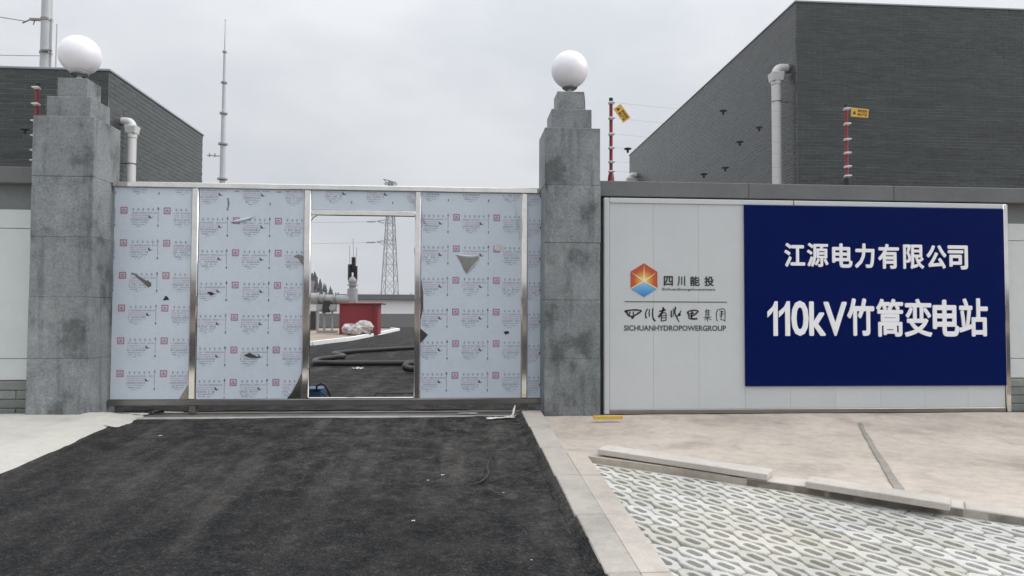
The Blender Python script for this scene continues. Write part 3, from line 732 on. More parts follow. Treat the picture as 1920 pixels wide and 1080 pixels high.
line_b = [('1', 3.262, 0.837, 3.373, 1.205), ('1', 3.386, 0.837, 3.507, 1.206), ('0', 3.523, 0.837, 3.712, 1.212), ('k', 3.719, 0.838, 3.901, 1.206), ('V', 3.878, 0.838, 4.135, 1.203), ('竹', 4.14, 0.839, 4.439, 1.242), ('篙', 4.463, 0.83, 4.763, 1.238), ('变', 4.78, 0.831, 5.089, 1.24), ('电', 5.098, 0.834, 5.396, 1.233), ('站', 5.395, 0.835, 5.722, 1.25)]
KX = 7.43/7.41
for c, x0, z0, x1, z1 in line_a+line_b:
    off = 0.022 if c in 'kV0篙源站变限' else 0.029
    fit_text('letter', c, x0*KX, 1.066+(z0-1.066)*KX, x1*KX, 1.066+(z1-1.066)*KX, YS-0.0245, 0.010, 'letter', sign, off)
# company lettering on the silver panels
yl = YS-0.0008
for c, a, b in (('四', 2.153, 2.252), ('川', 2.300, 2.385), ('能', 2.437, 2.542), ('投', 2.592, 2.695)):
    fit_text('small_letter', c, a+.004, 1.362, b+.004, 1.466, yl, 0.003, 'ink', sign, 0.026)
fit_text('lettering', 'SichuanEnergyInvestment', 2.140, 1.306, 2.715, 1.340, yl, 0.002, 'ink_soft', sign, 0.012)
put('divider', MB().box(1.737, 2.842, yl-0.002, yl, 1.188, 1.197), 'ink_soft', sign)
fit_text('lettering', 'SICHUANHYDROPOWERGROUP', 1.730, 0.886, 2.830, 0.945, yl, 0.002, 'ink_soft', sign, 0.026)
# brush-written line: strokes drawn as tapering ribbons (units: photo zoom px -> metres)
def brush(mb, pts, w0, w1, mi=0):
    P = [Vector((1.737+(x-80)*0.000849, 0, 1.101-(y-690)*0.000836)) for x, y in pts]
    Q = []
    for i in range(len(P)-1):
        for k in range(4):
            t = k/4; p0, p1_, p2_, p3_ = P[max(i-1, 0)], P[i], P[i+1], P[min(i+2, len(P)-1)]
            Q.append(0.5*((2*p1_)+(p2_-p0)*t+(2*p0-5*p1_+4*p2_-p3_)*t*t+(3*p1_-p0-3*p2_+p3_)*t**3))
    Q.append(P[-1]); vs_ = []; n = len(Q)
    for i, q in enumerate(Q):
        d = Q[min(i+1, n-1)]-Q[max(i-1, 0)]; d = d.normalized() if d.length > 1e-9 else Vector((1, 0, 0)); nn = Vector((-d.z, 0, d.x))
        w = (w0+(w1-w0)*i/(n-1))*0.00042*(0.85+0.3*abs(math.sin(i*0.9)))
        for sgn in (1, -1): vs_.append(Vector((q.x, yl-0.0012, q.z))+nn*w*sgn)
    mb.add(vs_, [(2*i, 2*i+1, 2*i+3, 2*i+2) for i in range(n-1)], mi)
chars = [
 [([(85, 692), (110, 720), (120, 752)], 26, 14), ([(90, 700), (180, 685), (285, 692), (255, 725), (185, 765)], 14, 16), ([(150, 705), (142, 735), (130, 755)], 12, 10), ([(190, 705), (188, 735), (200, 750)], 12, 10), ([(118, 752), (160, 765), (190, 775), (165, 790)], 14, 20)],
 [([(372, 668), (348, 710), (345, 765), (358, 790)], 9, 16), ([(398, 672), (388, 710), (392, 770)], 10, 12), ([(438, 655), (432, 720), (440, 790), (468, 825)], 10, 18)],
 [([(560, 650), (575, 672)], 16, 18), ([(515, 702), (560, 690), (600, 682)], 12, 16), ([(575, 665), (545, 725), (505, 775)], 16, 22), ([(545, 735), (542, 830)], 12, 9), ([(545, 730), (598, 722), (602, 815)], 9, 11), ([(550, 758), (595, 755)], 8, 8), ([(550, 785), (595, 782)], 8, 8), ([(535, 825), (605, 812)], 8, 10)],
 [([(675, 690), (668, 730), (672, 780)], 13, 14), ([(725, 640), (715, 720), (745, 790), (768, 835)], 16, 10), ([(690, 665), (700, 700), (690, 770)], 9, 8), ([(760, 745), (778, 735), (770, 760)], 22, 16), ([(795, 690), (770, 735), (740, 770)], 9, 12)],
 [([(875, 700), (890, 745), (895, 765)], 20, 12), ([(885, 700), (950, 685), (1008, 695), (985, 725), (955, 750)], 12, 16), ([(900, 730), (960, 722)], 12, 12), ([(905, 760), (955, 752)], 12, 12), ([(938, 695), (925, 770), (945, 795), (1000, 790)], 14, 18), ([(890, 765), (900, 790), (945, 797)], 12, 12)],
 [([(1125, 670), (1100, 705)], 9, 7), ([(1112, 690), (1108, 770)], 8, 8), ([(1112, 695), (1165, 690)], 8, 8), ([(1140, 672), (1142, 770)], 7, 7), ([(1112, 720), (1160, 716)], 7, 7), ([(1112, 744), (1160, 740)], 7, 7), ([(1080, 778), (1180, 768)], 8, 9), ([(1132, 770), (1128, 830)], 9, 7), ([(1125, 785), (1090, 812)], 7, 6), ([(1138, 785), (1180, 806)], 7, 8)],
 [([(1265, 672), (1245, 720), (1248, 800), (1262, 820)], 9, 10), ([(1265, 680), (1348, 672), (1352, 830)], 8, 9), ([(1285, 705), (1335, 700)], 9, 9), ([(1312, 685), (1310, 770), (1298, 785)], 10, 8), ([(1280, 735), (1340, 728)], 8, 8), ([(1310, 745), (1285, 770)], 7, 7), ([(1290, 800), (1350, 812)], 8, 7)]]
for i, ch in enumerate(chars):
    b = MB()
    for pts, w0, w1 in ch: brush(b, pts, w0*1.35, w1*1.35)
    put('brush_character', b, 'ink' if i < 5 else 'ink_soft', sign)
# hexagonal emblem
ec = Vector((1.945, yl-0.002, 1.420)); er = 0.178
hexp = [Vector((ec.x+er*0.93*math.sin(R(60*i)), 0, ec.z+er*math.cos(R(60*i)))) for i in range(6)]
def flat(poly, y0, y1): return MB().prism([(p.x, p.z) for p in poly], y0, y1)
c0 = Vector((ec.x, 0, ec.z-0.012))
def emb(name, poly, mt, dy):
    o = bpy.data.objects.new(name, flat(poly, yl-dy, yl).mesh(name, [MT[mt]], ec, False)); col.objects.link(o); o.parent = sign; o.location = ec-wbase(sign); return o
emb('emblem_field', [hexp[0], hexp[1], hexp[2], c0, hexp[4], hexp[5]], 'emb_warm', 0.003)
emb('emblem_rhombus', [c0-Vector((0, 0, 0.006)), hexp[2]-Vector((0.012, 0, 0.006)), hexp[3], hexp[4]+Vector((0.012, 0, -0.006))], 'emb_cool', 0.004)
rays = MB()
for i, tip in enumerate([hexp[0], hexp[1], hexp[5], hexp[2], hexp[4]]):
    t = c0.lerp(tip, 0.97); d = (t-c0).normalized(); nn = Vector((-d.z, 0, d.x)); w = 0.010 if i < 3 else 0.006
    poly = [c0-nn*w, t, c0+nn*w]
    if i >= 3: poly = [c0-nn*w, t-nn*w*0.7, t+nn*w*0.7, c0+nn*w]
    rays.prism([(p.x, p.z) for p in poly], yl-0.0055-0.0004*i, yl-0.001)
rays.prism([(c0.x+0.018*math.cos(R(a)), c0.z+0.004+0.018*math.sin(R(a))) for a in range(0, 360, 30)], yl-0.0085, yl-0.001)
put('emblem_rays', rays, 'spark', sign)

# ------------------------------------------------------------------ brick buildings
random.seed(21)
def project(p):
    v = Vector(p)-Vector((0, 0, 1.066)); z = v.dot(fw)
    return 960+1350*v.dot(r2)/z, 540-1350*v.dot(u2)/z, z
def building(label, x0, x1, y0, y1, ztop, side, bl, bh, zvis):
    t = thing('brick_building', ((x0+x1)/2, (y0+y1)/2, 0), label, 'building')
    put('wall_core', MB().box(x0+0.003, x1-0.003, y0+0.003, y1-0.003, -0.1, ztop-0.01), 'mortar', t)
    jn = 0.0095
    mf = MB().box(jn/2, bl-jn/2, 0, 0.02, jn/2, bh-jn/2).mesh('brick', [MT['brick_o']], (0, 0, 0), False)
    ms = MB().box(0, 0.02, jn/2, bl-jn/2, jn/2, bh-jn/2).mesh('brick', [MT['brick_o']], (0, 0, 0), False)
    rows = int((ztop-1.6)/bh); cand = []; rest = []
    zb = ztop-rows*bh
    for r in range(rows):
        z = zb+r*bh; sh = (r % 2)*bl/2
        n = int((x1-x0)/bl)+2
        for i in range(n):
            a = x0+i*bl-sh
            if side < 0: a = x1-(i+1)*bl+sh      # bond starts from the visible corner
            lo, hi = max(a, x0), min(a+bl, x1)
            if hi-lo < 0.05: continue
            full = hi-lo > bl-1e-4
            cand.append(('f', lo, hi, z, full))
        n = int((y1-y0)/bl)+2
        for i in range(n):
            a = y0+0.02+i*bl-sh; lo, hi = max(a, y0+0.021), min(a+bl, y1)
            if hi-lo < 0.05: continue
            cand.append(('s', lo, hi, z, hi-lo > bl-1e-4))
    sx = x0 if side > 0 else x1
    vis = []
    for c in cand:
        k, lo, hi, z, full = c
        p = ((lo+hi)/2, y0, z+bh/2) if k == 'f' else (sx, (lo+hi)/2, z+bh/2)
        u, v, d = project(p)
        ok = full and 0 < u < 1920 and 0 < v < zvis and k == 'f'
        if ok: vis.append((d+0.002*abs(u-(1492 if side > 0 else 205))/100, c))
    vis.sort(key=lambda q: q[0]); single = set(id(c) for _, c in vis[:300])
    b = MB(); tones = []
    for c in cand:
        k, lo, hi, z, full = c; pr = random.uniform(0, 0.003)
        if id(c) in single:
            inst('brick', mf, t, (lo, y0-pr, z)); continue
        if k == 'f': b.box(lo+jn/2, hi-jn/2, y0-pr, y0+0.02, z+jn/2, z+bh-jn/2)
        elif side > 0: b.box(x0-pr, x0+0.02, lo+jn/2, hi-jn/2, z+jn/2, z+bh-jn/2)
        else: b.box(x1-0.02, x1+pr, lo+jn/2, hi-jn/2, z+jn/2, z+bh-jn/2)
        tones += [random.uniform(0.78, 1.22)]*6
    o = put('brickwork', b, 'brick_s', t, kind='stuff')
    at = o.data.attributes.new('tone', 'FLOAT', 'FACE'); at.data.foreach_set('value', tones)
    put('roof_coping', MB().box(x0-0.02, x1+0.02, y0-0.02, y1+0.02, ztop, ztop+0.035, 0.006), 'grey_tank', t)
    return t
building('low slate-grey brick building behind the left wall, its corner beside the left pillar', -13.5, -4.974, 10.5, 14.25, 4.47, -1, 0.285, 0.0705, 330)
building('tall slate-grey brick building behind the blue sign board', 6.315, 16.0, 13.0, 26.35, 6.97, 1, 0.25, 0.060, 360)

def downpipe(x, y, ztop, s, label, r=0.085, zbot=0.0):
    """white rain pipe with hopper box and elbow; s = +1 wall lies on +x"""
    t = thing('downpipe', (x, y, zbot), label, 'downpipe', 'white rainwater pipes on the brick walls')
    put('pipe', MB().lathe((x, y, zbot), [(r, 0), (r, ztop-0.12-r*1.9-zbot), (r*1.12, ztop-0.115-r*1.9-zbot), (r*1.12, ztop-0.06-r*1.9-zbot)], 18), 'pipe', t, smooth=True)
    h = MB(); q = r*1.35
    k = len(h.v); h.box(x-q, x+q, y-q, y+q, ztop-0.06-r*1.9, ztop-0.06, 0.01)
    for v in h.v[k:]:
        if v.z < ztop-0.06-r: v.x = x+(v.x-x)*0.85; v.y = y+(v.y-y)*0.85
    put('hopper', h, 'pipe', t)
    put('elbow', MB().tube([(x, y, ztop-0.07)]+[(x+s*r*1.15*(1-math.cos(R(a))), y, ztop-0.07+r*1.15*math.sin(R(a))) for a in range(15, 91, 15)]+[(x+s*0.32, y, ztop-0.07+r*1.15)], r*0.98, 16), 'pipe', t, smooth=True)
    for zc in (ztop-0.62, ztop-2.9):
        if zc > 1: put('clamp', MB().tube([(x+(r+0.006)*math.cos(R(a)), y+(r+0.006)*math.sin(R(a)), zc) for a in range(0, 361, 30)], 0.007, 6).tube([(x, y, zc), (x+s*0.25, y, zc)], 0.008, 6), 'steel_dull', t)
    return t
downpipe(-4.83, 10.92, 3.86, -1, 'white rainwater pipe on the low brick building, beside the left pillar', 0.064)
downpipe(6.09, 13.37, 5.79, 1, 'white rainwater pipe with hopper on the tall brick building', 0.090)
downpipe(6.09, 25.3, 5.98, 1, 'white rainwater pipe at the far end of the tall building, just over the coping', 0.105)

# ------------------------------------------------------------------ electric fence on the walls
YW = 7.66; K2 = YW/7.6
WIRES = [3.335, 3.168, 2.995, 2.845, 2.693, 2.590]
def fz(z): return 1.066+(z-1.066)*K2
def fence_post(x, zb, black_foot, label):
    t = thing('fence_post', (x, YW, zb), label, 'fence post', 'red electric fence posts on the wall tops')
    top = fz(3.39)
    put('pole', MB().lathe((x, YW, zb), [(0.03, 0.0), (0.03, 0.05), (0.019, 0.11), (0.019, top-zb-0.05)], 12), 'redpole', t, smooth=True)
    put('cap', MB().lathe((x, YW, top-0.055), [(0.022, 0), (0.022, 0.055), (0.012, 0.06)], 12), 'black', t, smooth=True)
    if black_foot: put('foot', MB().lathe((x, YW, zb), [(0.036, 0), (0.036, 0.1), (0.026, 0.105)], 12).box(x-0.05, x-0.02, YW-0.03, YW+0.02, zb+0.02, zb+0.07), 'black', t, smooth=True)
    else: put('foot', MB().lathe((x, YW, zb), [(0.042, 0), (0.040, 0.02), (0.030, 0.10), (0.022, 0.112)], 12), 'redpole', t, smooth=True)
    for w in WIRES:
        z = fz(w)
        put('insulator', MB().lathe((x, YW, z-0.014), [(0.022, 0), (0.031, 0.006), (0.031, 0.016), (0.022, 0.026)], 12).box(x-0.034, x+0.034, YW-0.05, YW-0.012, z-0.007, z+0.009, 0.003), 'white', t, smooth=True)
    return t
PX = [-4.335, 1.634, 4.288, 9.4]
fence_post(PX[0], 2.505, False, 'red electric fence post peeking out behind the left granite pillar')
fence_post(PX[1], 2.470, False, 'red electric fence post right beside the right granite pillar, holding a tilted yellow tag')
fence_post(PX[2], 2.470, True, 'red electric fence post above the blue sign, black at its foot')
wn_ = ['topmost', 'second', 'third', 'fourth', 'fifth', 'lowest']
def span_pts(xa, xb, i, sag): return catenary((xa, YW-0.05, fz(WIRES[i])), (xb, YW-0.05, fz(WIRES[i])+0.01), sag, 20)
for i in range(6):
    put('fence_wire', MB().tube(span_pts(PX[1], PX[2], i, 0.075 if i < 3 else 0.045), 0.0008, 5), 'wire', base=(3.0, YW, fz(WIRES[i])), label='%s thin fence wire strung between the two posts over the sign' % wn_[i], cat='wire', group='electric fence wires over the sign')
    put('fence_wire', MB().tube(span_pts(PX[2], PX[3], i, 0.09), 0.0008, 5), 'wire', base=(6.0, YW, fz(WIRES[i])), label='%s thin fence wire running right from the post over the sign' % wn_[i], cat='wire', group='electric fence wires right of the sign post')
    put('fence_wire', MB().tube(span_pts(-9.0, PX[0], i, 0.09), 0.0008, 5), 'wire', base=(-6.0, YW, fz(WIRES[i])), label='%s thin fence wire running left from the post behind the left pillar' % wn_[i], cat='wire', group='electric fence wires on the left wall')
def tightener(x, z, label):
    t = thing('wire_tightener', (x, YW-0.05, z), label, 'insulator', 'black wire tighteners on the fence')
    put('ring', MB().tube([(x+0.034*math.cos(R(a)), YW-0.05+0.034*math.sin(R(a)), z+0.012) for a in range(0, 361, 24)], 0.0075, 6), 'black', t, smooth=True)
    put('spool', MB().lathe((x, YW-0.05, z-0.032), [(0.008, 0), (0.014, 0.01), (0.012, 0.028), (0.016, 0.042), (0.01, 0.05)], 10), 'black', t, smooth=True)
def K(x, z): return x*K2, fz(z)
for x, z, l in ((2.844, 3.259, 'highest black wire tightener, against the tall building wall'), (3.244, 3.086, 'black wire tightener nearest the white downpipe of the tall building'),
                (3.027, 2.922, 'black wire tightener in the middle of the five in front of the tall building'), (2.864, 2.638, 'black wire tightener just above the coping, right of the lowest one'),
                (2.626, 2.564, 'lowest black wire tightener, touching the coping line over the sign'), (1.792, 2.820, 'black wire tightener against the sky beside the red post with the tilted tag'),
                (-4.384, 2.887, 'black wire tightener left of the left granite pillar')):
    tightener(*K(x, z), l)
def warn_tag(x, z, w, h, a, label):
    t = thing('warning_tag', (x, YW-0.06, z), label, 'warning tag', 'yellow warning tags on the fence wires')
    ca, sa = math.cos(a), math.sin(a)
    def P(u, v): return (x+u*ca-v*sa, z+u*sa+v*ca)
    b = MB().prism([P(-w/2, -h/2), P(w/2, -h/2), P(w/2, h/2), P(-w/2, h/2)], YW-0.064, YW-0.060); put('plate', b, 'tagy', t)
    pr = MB()
    pr.prism([P(-w*.42, -h*.22), P(-w*.22, -h*.22), P(-w*.32, h*.22)], YW-0.0660, YW-0.0645)
    put('print', pr, 'ink', t)
    for txt, v0 in (('高压危险', 0.05), ('禁止攀登', -0.36)):
        me = text_mesh(txt, 0, 0.02); co = [q.co.copy() for q in me.vertices]
        ax, bx = min(c.x for c in co), max(c.x for c in co); ay, by = min(c.y for c in co), max(c.y for c in co)
        for q, c in zip(me.vertices, co):
            u, v = -w*.14+(c.x-ax)/(bx-ax)*w*.56, h*(v0+(c.y-ay)/(by-ay)*.32)
            X, Z = P(u, v); q.co = Vector((X, YW-0.0668, Z))-wbase(t)
        me.materials.clear(); me.materials.append(MT['ink']); o = bpy.data.objects.new('lettering', me); col.objects.link(o); o.parent = t
warn_tag(1.740, 3.228, 0.185, 0.098, R(-54), 'yellow warning tag hanging steeply tilted beside the first red post')
warn_tag(4.412, 3.300, 0.198, 0.098, R(-4), 'yellow warning tag hanging level on the post over the sign')

# ------------------------------------------------------------------ masts and pylon
def mast():
    x, y = -7.735, 24.0
    t = thing('lightning_mast', (x, y, 0), 'slender white lightning mast rising behind the gate, flanged in steps', 'mast')
    secs = [(0, 0.15, 5.4, 0.122), (5.4, 0.120, 6.55, 0.112), (6.55, 0.100, 7.56, 0.092), (7.56, 0.082, 8.58, 0.072), (8.58, 0.062, 9.6, 0.05), (9.6, 0.03, 10.65, 0.012)]
    for a, ra, b, rb in secs:
        put('mast_section', MB().lathe((x-0.02*(10-a)/10*0, y, a), [(ra*0.75, 0), (rb*0.75, b-a)], 14), 'pole', t, smooth=True)
        put('flange', MB().lathe((x, y, b-0.025), [(rb*1.35, 0), (rb*1.35, 0.05)], 14), 'grey_tank', t)
    put('bracket', MB().tube([(x, y, 6.15), (x-0.5, y, 6.17)], 0.018, 6).tube([(x-0.25, y, 6.12), (x-0.25, y, 6.24)], 0.02, 6).tube([(x-0.42, y, 6.12), (x-0.42, y, 6.24)], 0.02, 6), 'grey_tank', t)
mast()
def big_pole():
    x, y = -11.13, 20.0
    t = thing('power_pole', (x, y, 0), 'thick white tapered power pole rising behind the low building', 'pole')
    for i in range(6):
        a = i*2.2; put('pole_section', MB().lathe((x, y, a), [(0.165-0.008*i, 0), (0.158-0.008*i, 2.196)], 18), 'pole', t, smooth=True)
    put('clamp', MB().lathe((x, y, 8.87), [(0.15, 0), (0.15, 0.07)], 18).box(x-0.42, x-0.1, y-0.05, y+0.05, 8.88, 8.93).tube([(x-0.42, y, 8.9), (x-0.62, y, 8.8)], 0.02, 6).tube([(x-0.30, y, 8.9), (x-0.34, y, 8.76)], 0.016, 6), 'steel_dull', t)
    put('clamp', MB().lathe((x, y, 7.98), [(0.155, 0), (0.155, 0.05)], 18).box(x-0.02, x+0.24, y-0.2, y-0.14, 8.0, 8.04), 'steel_dull', t)
    for rx, zt in ((-10.965, 8.93), (-10.835, 8.78)):
        put('rod', MB().tube([(rx, y-0.05, 6.9), (rx, y-0.05, zt)], 0.017, 8), 'pole', t, smooth=True)
    put('power_line', MB().tube(catenary((x-0.55, y, 8.85), (x-14, y-4, 10.4), 0.25, 16), 0.012, 6), 'steel_dull', base=(x-5, y, 9), label='thin power line leaving the thick pole toward the upper left', cat='wire')
    put('power_line', MB().tube(catenary((-24, 20.2, 7.98), (-11.1, 20.1, 7.96), 0.05, 24), 0.009, 6), 'steel_dull', base=(-15, 20.2, 8), label='thin level line reaching the thick pole just above the low roof', cat='wire')
big_pole()
def pylon():
    cx, cy = -13.35, 140.0; rot_ = R(24)
    t = thing('lattice_pylon', (cx, cy, 0), 'grey steel lattice transmission pylon far beyond the yard, seen through the doorway', 'pylon')
    lv = [0, 4.5, 7.6, 10.4, 12.9, 15.2, 17.4, 19.4, 21.2, 22.8, 24.2, 25.4, 26.4]
    def hw(z): return 1.72-(1.72-0.66)*min(1, z/21)-(0.34*max(0, (z-21)/5.4))
    def cn(k, z):
        a = R(45+90*k)+rot_; r = hw(z)*1.25; return Vector((cx+r*math.cos(a), cy+r*math.sin(a), z))
    for k in range(4): put('leg', MB().tube([cn(k, z) for z in lv], 0.085, 5), 'pylon', t)
    for i in range(len(lv)-1):
        b = MB()
        for k in range(4):
            b.tube([cn(k, lv[i]), cn((k+1) % 4, lv[i+1])], 0.045, 4, False); b.tube([cn((k+1) % 4, lv[i]), cn(k, lv[i+1])], 0.045, 4, False)
            if i % 2: b.tube([cn(k, lv[i]), cn((k+1) % 4, lv[i])], 0.04, 4, False)
        put('bracing', b, 'pylon', t)
    for z, L_ in ((14.6, 2.6), (18.6, 2.6), (25.9, 1.3)):
        b = MB(); a0 = Vector((cx, cy, z))
        for s in ((-1, 1) if z > 20 else (-1,)):
            tip = Vector((cx+s*L_, cy, z+0.1))
            for k in range(4): b.tube([cn(k, z-0.5 if k % 2 else z+0.5), tip], 0.045, 4, False)
        put('cross_arm', b, 'pylon', t)
        if z < 20: put('insulator', MB().tube([(cx-L_-0.2, cy, z), (cx-L_-1.8, cy-0.5, z-0.1)], 0.13, 8), 'pylon', t)
    put('top_beam', MB().tube([(cx-1.5, cy, 26.9), (cx+1.0, cy, 26.3)], 0.09, 4).tube([(cx-1.4, cy, 26.9), (cx-0.5, cy, 25.9)], 0.08, 4).tube([(cx+1.0, cy, 26.3), (cx+0.2, cy, 25.7)], 0.08, 4).tube([(cx-0.6, cy, 26.7), (cx+0.2, cy, 25.7)], 0.07, 4).tube([(cx, cy, 26.5), (cx-0.6, cy, 25.8)], 0.07, 4), 'pylon', t)
    for n_, z in (('upper', 18.5), ('lower', 14.5)):
        put('power_line', MB().tube(catenary((cx-4.4, cy-0.5, z), (cx-70, cy-20, z+1), 1.5, 16), 0.028, 4), 'pylon', base=(cx-20, cy-5, z), label='%s thin conductor leaving the far lattice pylon to the left' % n_, cat='wire')
pylon()

# ------------------------------------------------------------------ inside the yard
random.seed(5)
fwall = thing('perimeter_wall', (-4, 55, 0), 'long low white wall with grey stone base across the far side of the yard', 'wall')
put('base', MB().box(-45, 45, 54.4, 55, -0.1, 0.98), 'greywall', fwall)
put('wall_panel', MB().box(-45, 45, 54.5, 54.95, 0.98, 2.06), 'whitewall', fwall)
put('coping', MB().box(-45, 45, 54.2, 55.2, 2.06, 2.42), 'coping', fwall)
isl = MB(); ipts = [(-30, 20.4), (-8.0, 22.2), (-5.3, 23.1), (-4.73, 23.6), (-4.08, 28.0), (-3.75, 37.0), (-3.6, 43.5), (-4.2, 45.5), (-30, 46)]
isl.add([(x, y, 0.07) for x, y in ipts], [tuple(range(len(ipts)))])
struct('gravel_bed', isl, 'gravel')
yk = thing('yard_kerb', (-4.5, 25, 0), None, None); tag(yk, kind='structure')
for a, b in zip(ipts[:-2], ipts[1:-1]):
    a, b = Vector(a), Vector(b); L_ = (b-a).length; n = max(1, int(L_/1.0)); d = (b-a).normalized(); nn = Vector((-d.y, d.x))
    for i in range(n):
        p, q = a.lerp(b, i/n)+d*0.01, a.lerp(b, (i+1)/n)-d*0.01
        c_ = [p-nn*0.08, q-nn*0.08, q+nn*0.10, p+nn*0.10]
        put('kerb_stone', MB().add([(v.x, v.y, -0.02) for v in c_]+[(v.x, v.y, 0.13) for v in c_], [(4, 5, 6, 7), (0, 1, 5, 4), (1, 2, 6, 5), (2, 3, 7, 6), (3, 0, 4, 7)]), 'whitewall', yk)
put('yard_path', MB().add([(-30, 21.6, 0.09), (-8, 23.5, 0.09), (-5.5, 25.0, 0.09), (-5.6, 25.9, 0.09), (-8, 24.6, 0.09), (-30, 22.8, 0.09)], [(0, 1, 2, 3, 4, 5)]), 'kerb', kind='structure')
# red box
rb = thing('red_box', (-4.47, 33.6, 0.07), 'big red steel box with a flat lid standing on the gravel in the yard', 'box')
put('body', MB().box(-5.36, -3.66, 32.9, 34.3, 0.075, 1.43, 0.01), 'red', rb)
put('lid', MB().box(-5.44, -3.44, 32.8, 34.45, 1.43, 1.50, 0.012), 'red', rb)
for x in (-5.36, -3.98, -3.76): put('rib', MB().box(x, x+0.07, 32.85, 32.9, 0.08, 1.425), 'red', rb)
# sacks in front of the box
for (sx_, sy, ss), l in zip(((-4.75, 32.0, 0.34), (-4.15, 31.8, 0.42), (-4.45, 31.4, 0.28)), ('small pale sack slumped against the left front of the red box', 'largest crumpled pale sack in front of the red box', 'low crumpled sack lying nearest the kerb before the red box')):
    b = MB(); vs_ = []; n1, n2 = 9, 14
    for i in range(n1+1):
        th = math.pi*i/n1
        for j in range(n2):
            ph = 2*math.pi*j/n2; r = ss*(1+0.35*nz3(3*math.sin(th)*math.cos(ph)+sx_*5, 3*math.sin(th)*math.sin(ph), 2*math.cos(th)))
            vs_.append((sx_+r*1.1*math.sin(th)*math.cos(ph), sy+r*0.8*math.sin(th)*math.sin(ph), 0.07+max(0, ss*0.75+r*0.75*math.cos(th))))
    b.add(vs_, [(i*n2+j, (i+1)*n2+j, (i+1)*n2+(j+1) % n2, i*n2+(j+1) % n2) for i in range(n1) for j in range(n2)])
    put('sack', b, 'sack', base=(sx_, sy, 0.07), label=l, cat='sack', group='sacks before the red box')
# gas-insulated bus tube with support and bushing
tb = thing('bus_tube', (-6.6, 35.2, 0.07), 'grey horizontal bus tube on a steel support, ending in two black bushings', 'bus tube')
ty = 35.2
put('tube', MB().tube([(-16, ty, 1.72), (-6.7, ty, 1.72)], 0.27, 20), 'grey_tank', tb, smooth=True)
put('end_tube', MB().tube([(-6.7, ty, 1.70), (-4.95, ty, 1.66)], 0.23, 20), 'grey_tank', tb, smooth=True)
for x in (-6.72, -6.45, -5.95): put('flange', MB().tube([(x-0.04, ty, 1.70), (x+0.04, ty, 1.70)], 0.33, 20), 'steel_dull', tb)
put('riser', MB().lathe((-5.13, ty, 1.5), [(0.25, 0), (0.25, 0.70), (0.17, 0.72), (0.17, 0.85), (0.26, 0.86), (0.26, 0.92)], 18), 'grey_tank', tb, smooth=True)
put('flask', MB().lathe((-5.13, ty, 2.40), [(0.13, 0), (0.21, 0.10), (0.22, 0.22), (0.16, 0.34), (0.10, 0.40)], 18), 'grey_tank', tb, smooth=True)
for x, z0, z1, tl in ((-5.27, 2.62, 3.40, -0.03), (-5.00, 2.60, 3.32, 0.05), (-5.10, 3.0, 3.75, -0.04)):
    n = 12; pr_ = []
    for i in range(n): zz = (z1-z0)*i/n; pr_ += [(0.085, zz), (0.115, zz+(z1-z0)/n*0.4), (0.085, zz+(z1-z0)/n*0.8)]
    put('bushing', MB().lathe((x, ty, z0), pr_, 12), 'black', tb, smooth=True)
    put('lead', MB().tube([(x, ty, z1-0.1), (x+tl, ty, z1+0.9)], 0.012, 5), 'steel_dull', tb)
put('support', MB().tube([(-6.45, ty, 0.07), (-6.45, ty, 1.45)], 0.06, 8).tube([(-6.08, ty, 0.07), (-6.08, ty, 1.45)], 0.045, 8).box(-6.8, -5.8, ty-0.1, ty+0.1, 0.07, 0.2).tube([(-6.7, ty, 1.35), (-6.45, ty, 0.95)], 0.05, 6), 'grey_tank', tb)
for x in (-6.62, -6.02): put('gauge', MB().tube([(x, ty-0.45, 1.28), (x, ty-0.25, 1.28)], 0.14, 14).box(x-0.17, x+0.17, ty-0.25, ty-0.05, 1.1, 1.46), ['grey_tank'], tb)
put('drive_box', MB().box(-6.45, -6.15, ty-0.4, ty-0.1, 1.05, 1.62, 0.02), 'black', tb)
gc = thing('control_cabinet', (-8.15, 40, 0.07), 'dark grey control cabinet against the far wall, at the left edge of the doorway', 'cabinet')
put('body', MB().box(-8.7, -7.7, 39.8, 40.5, 0.07, 1.15, 0.01), 'greywall', gc); put('door', MB().box(-8.15, -7.76, 39.77, 39.8, 0.15, 1.1, 0.005), 'black', gc)
put('door', MB().box(-8.64, -8.19, 39.77, 39.8, 0.15, 1.1, 0.005), 'black', gc)
# hose loop on the asphalt
def hose(pts, r, lab):
    P = [Vector((x, y, z)) for x, y, z in pts]; Q = []
    for i in range(len(P)-1):
        for k in range(8):
            t = k/8; a, b, c, d = P[max(i-1, 0)], P[i], P[i+1], P[min(i+2, len(P)-1)]
            Q.append(0.5*((2*b)+(c-a)*t+(2*a-5*b+4*c-d)*t*t+(3*b-a-3*c+d)*t**3))
    Q.append(P[-1]); rs = [r*(1+0.10*nz3(i*0.35, 4.4)) for i in range(len(Q))]
    put('hose', MB().tube(Q, rs, 10), 'hose', base=(P[0].x, P[0].y, 0), smooth=True, label=lab, cat='hose')
hose([(2.2, 14.9, .07), (0.6, 14.6, .07), (-0.9, 14.45, .07), (-2.2, 14.35, .07), (-2.78, 14.5, .07), (-2.92, 15.3, .08), (-2.6, 15.9, .10), (-2.62, 16.7, .08), (-3.0, 17.7, .07), (-2.75, 18.6, .07), (-2.0, 19.7, .07), (-1.0, 20.8, .07), (0.8, 21.4, .07), (2.4, 21.6, .07)], 0.058, 'long dusty black hose looped across the yard asphalt behind the gate')
hose([(1.4, 13.3, .08), (0.0, 13.0, .08), (-0.65, 12.8, .08), (-0.92, 12.75, .10), (-0.85, 12.95, .17), (-0.5, 13.05, .10)], 0.062, 'short end of black hose by the right edge of the doorway')
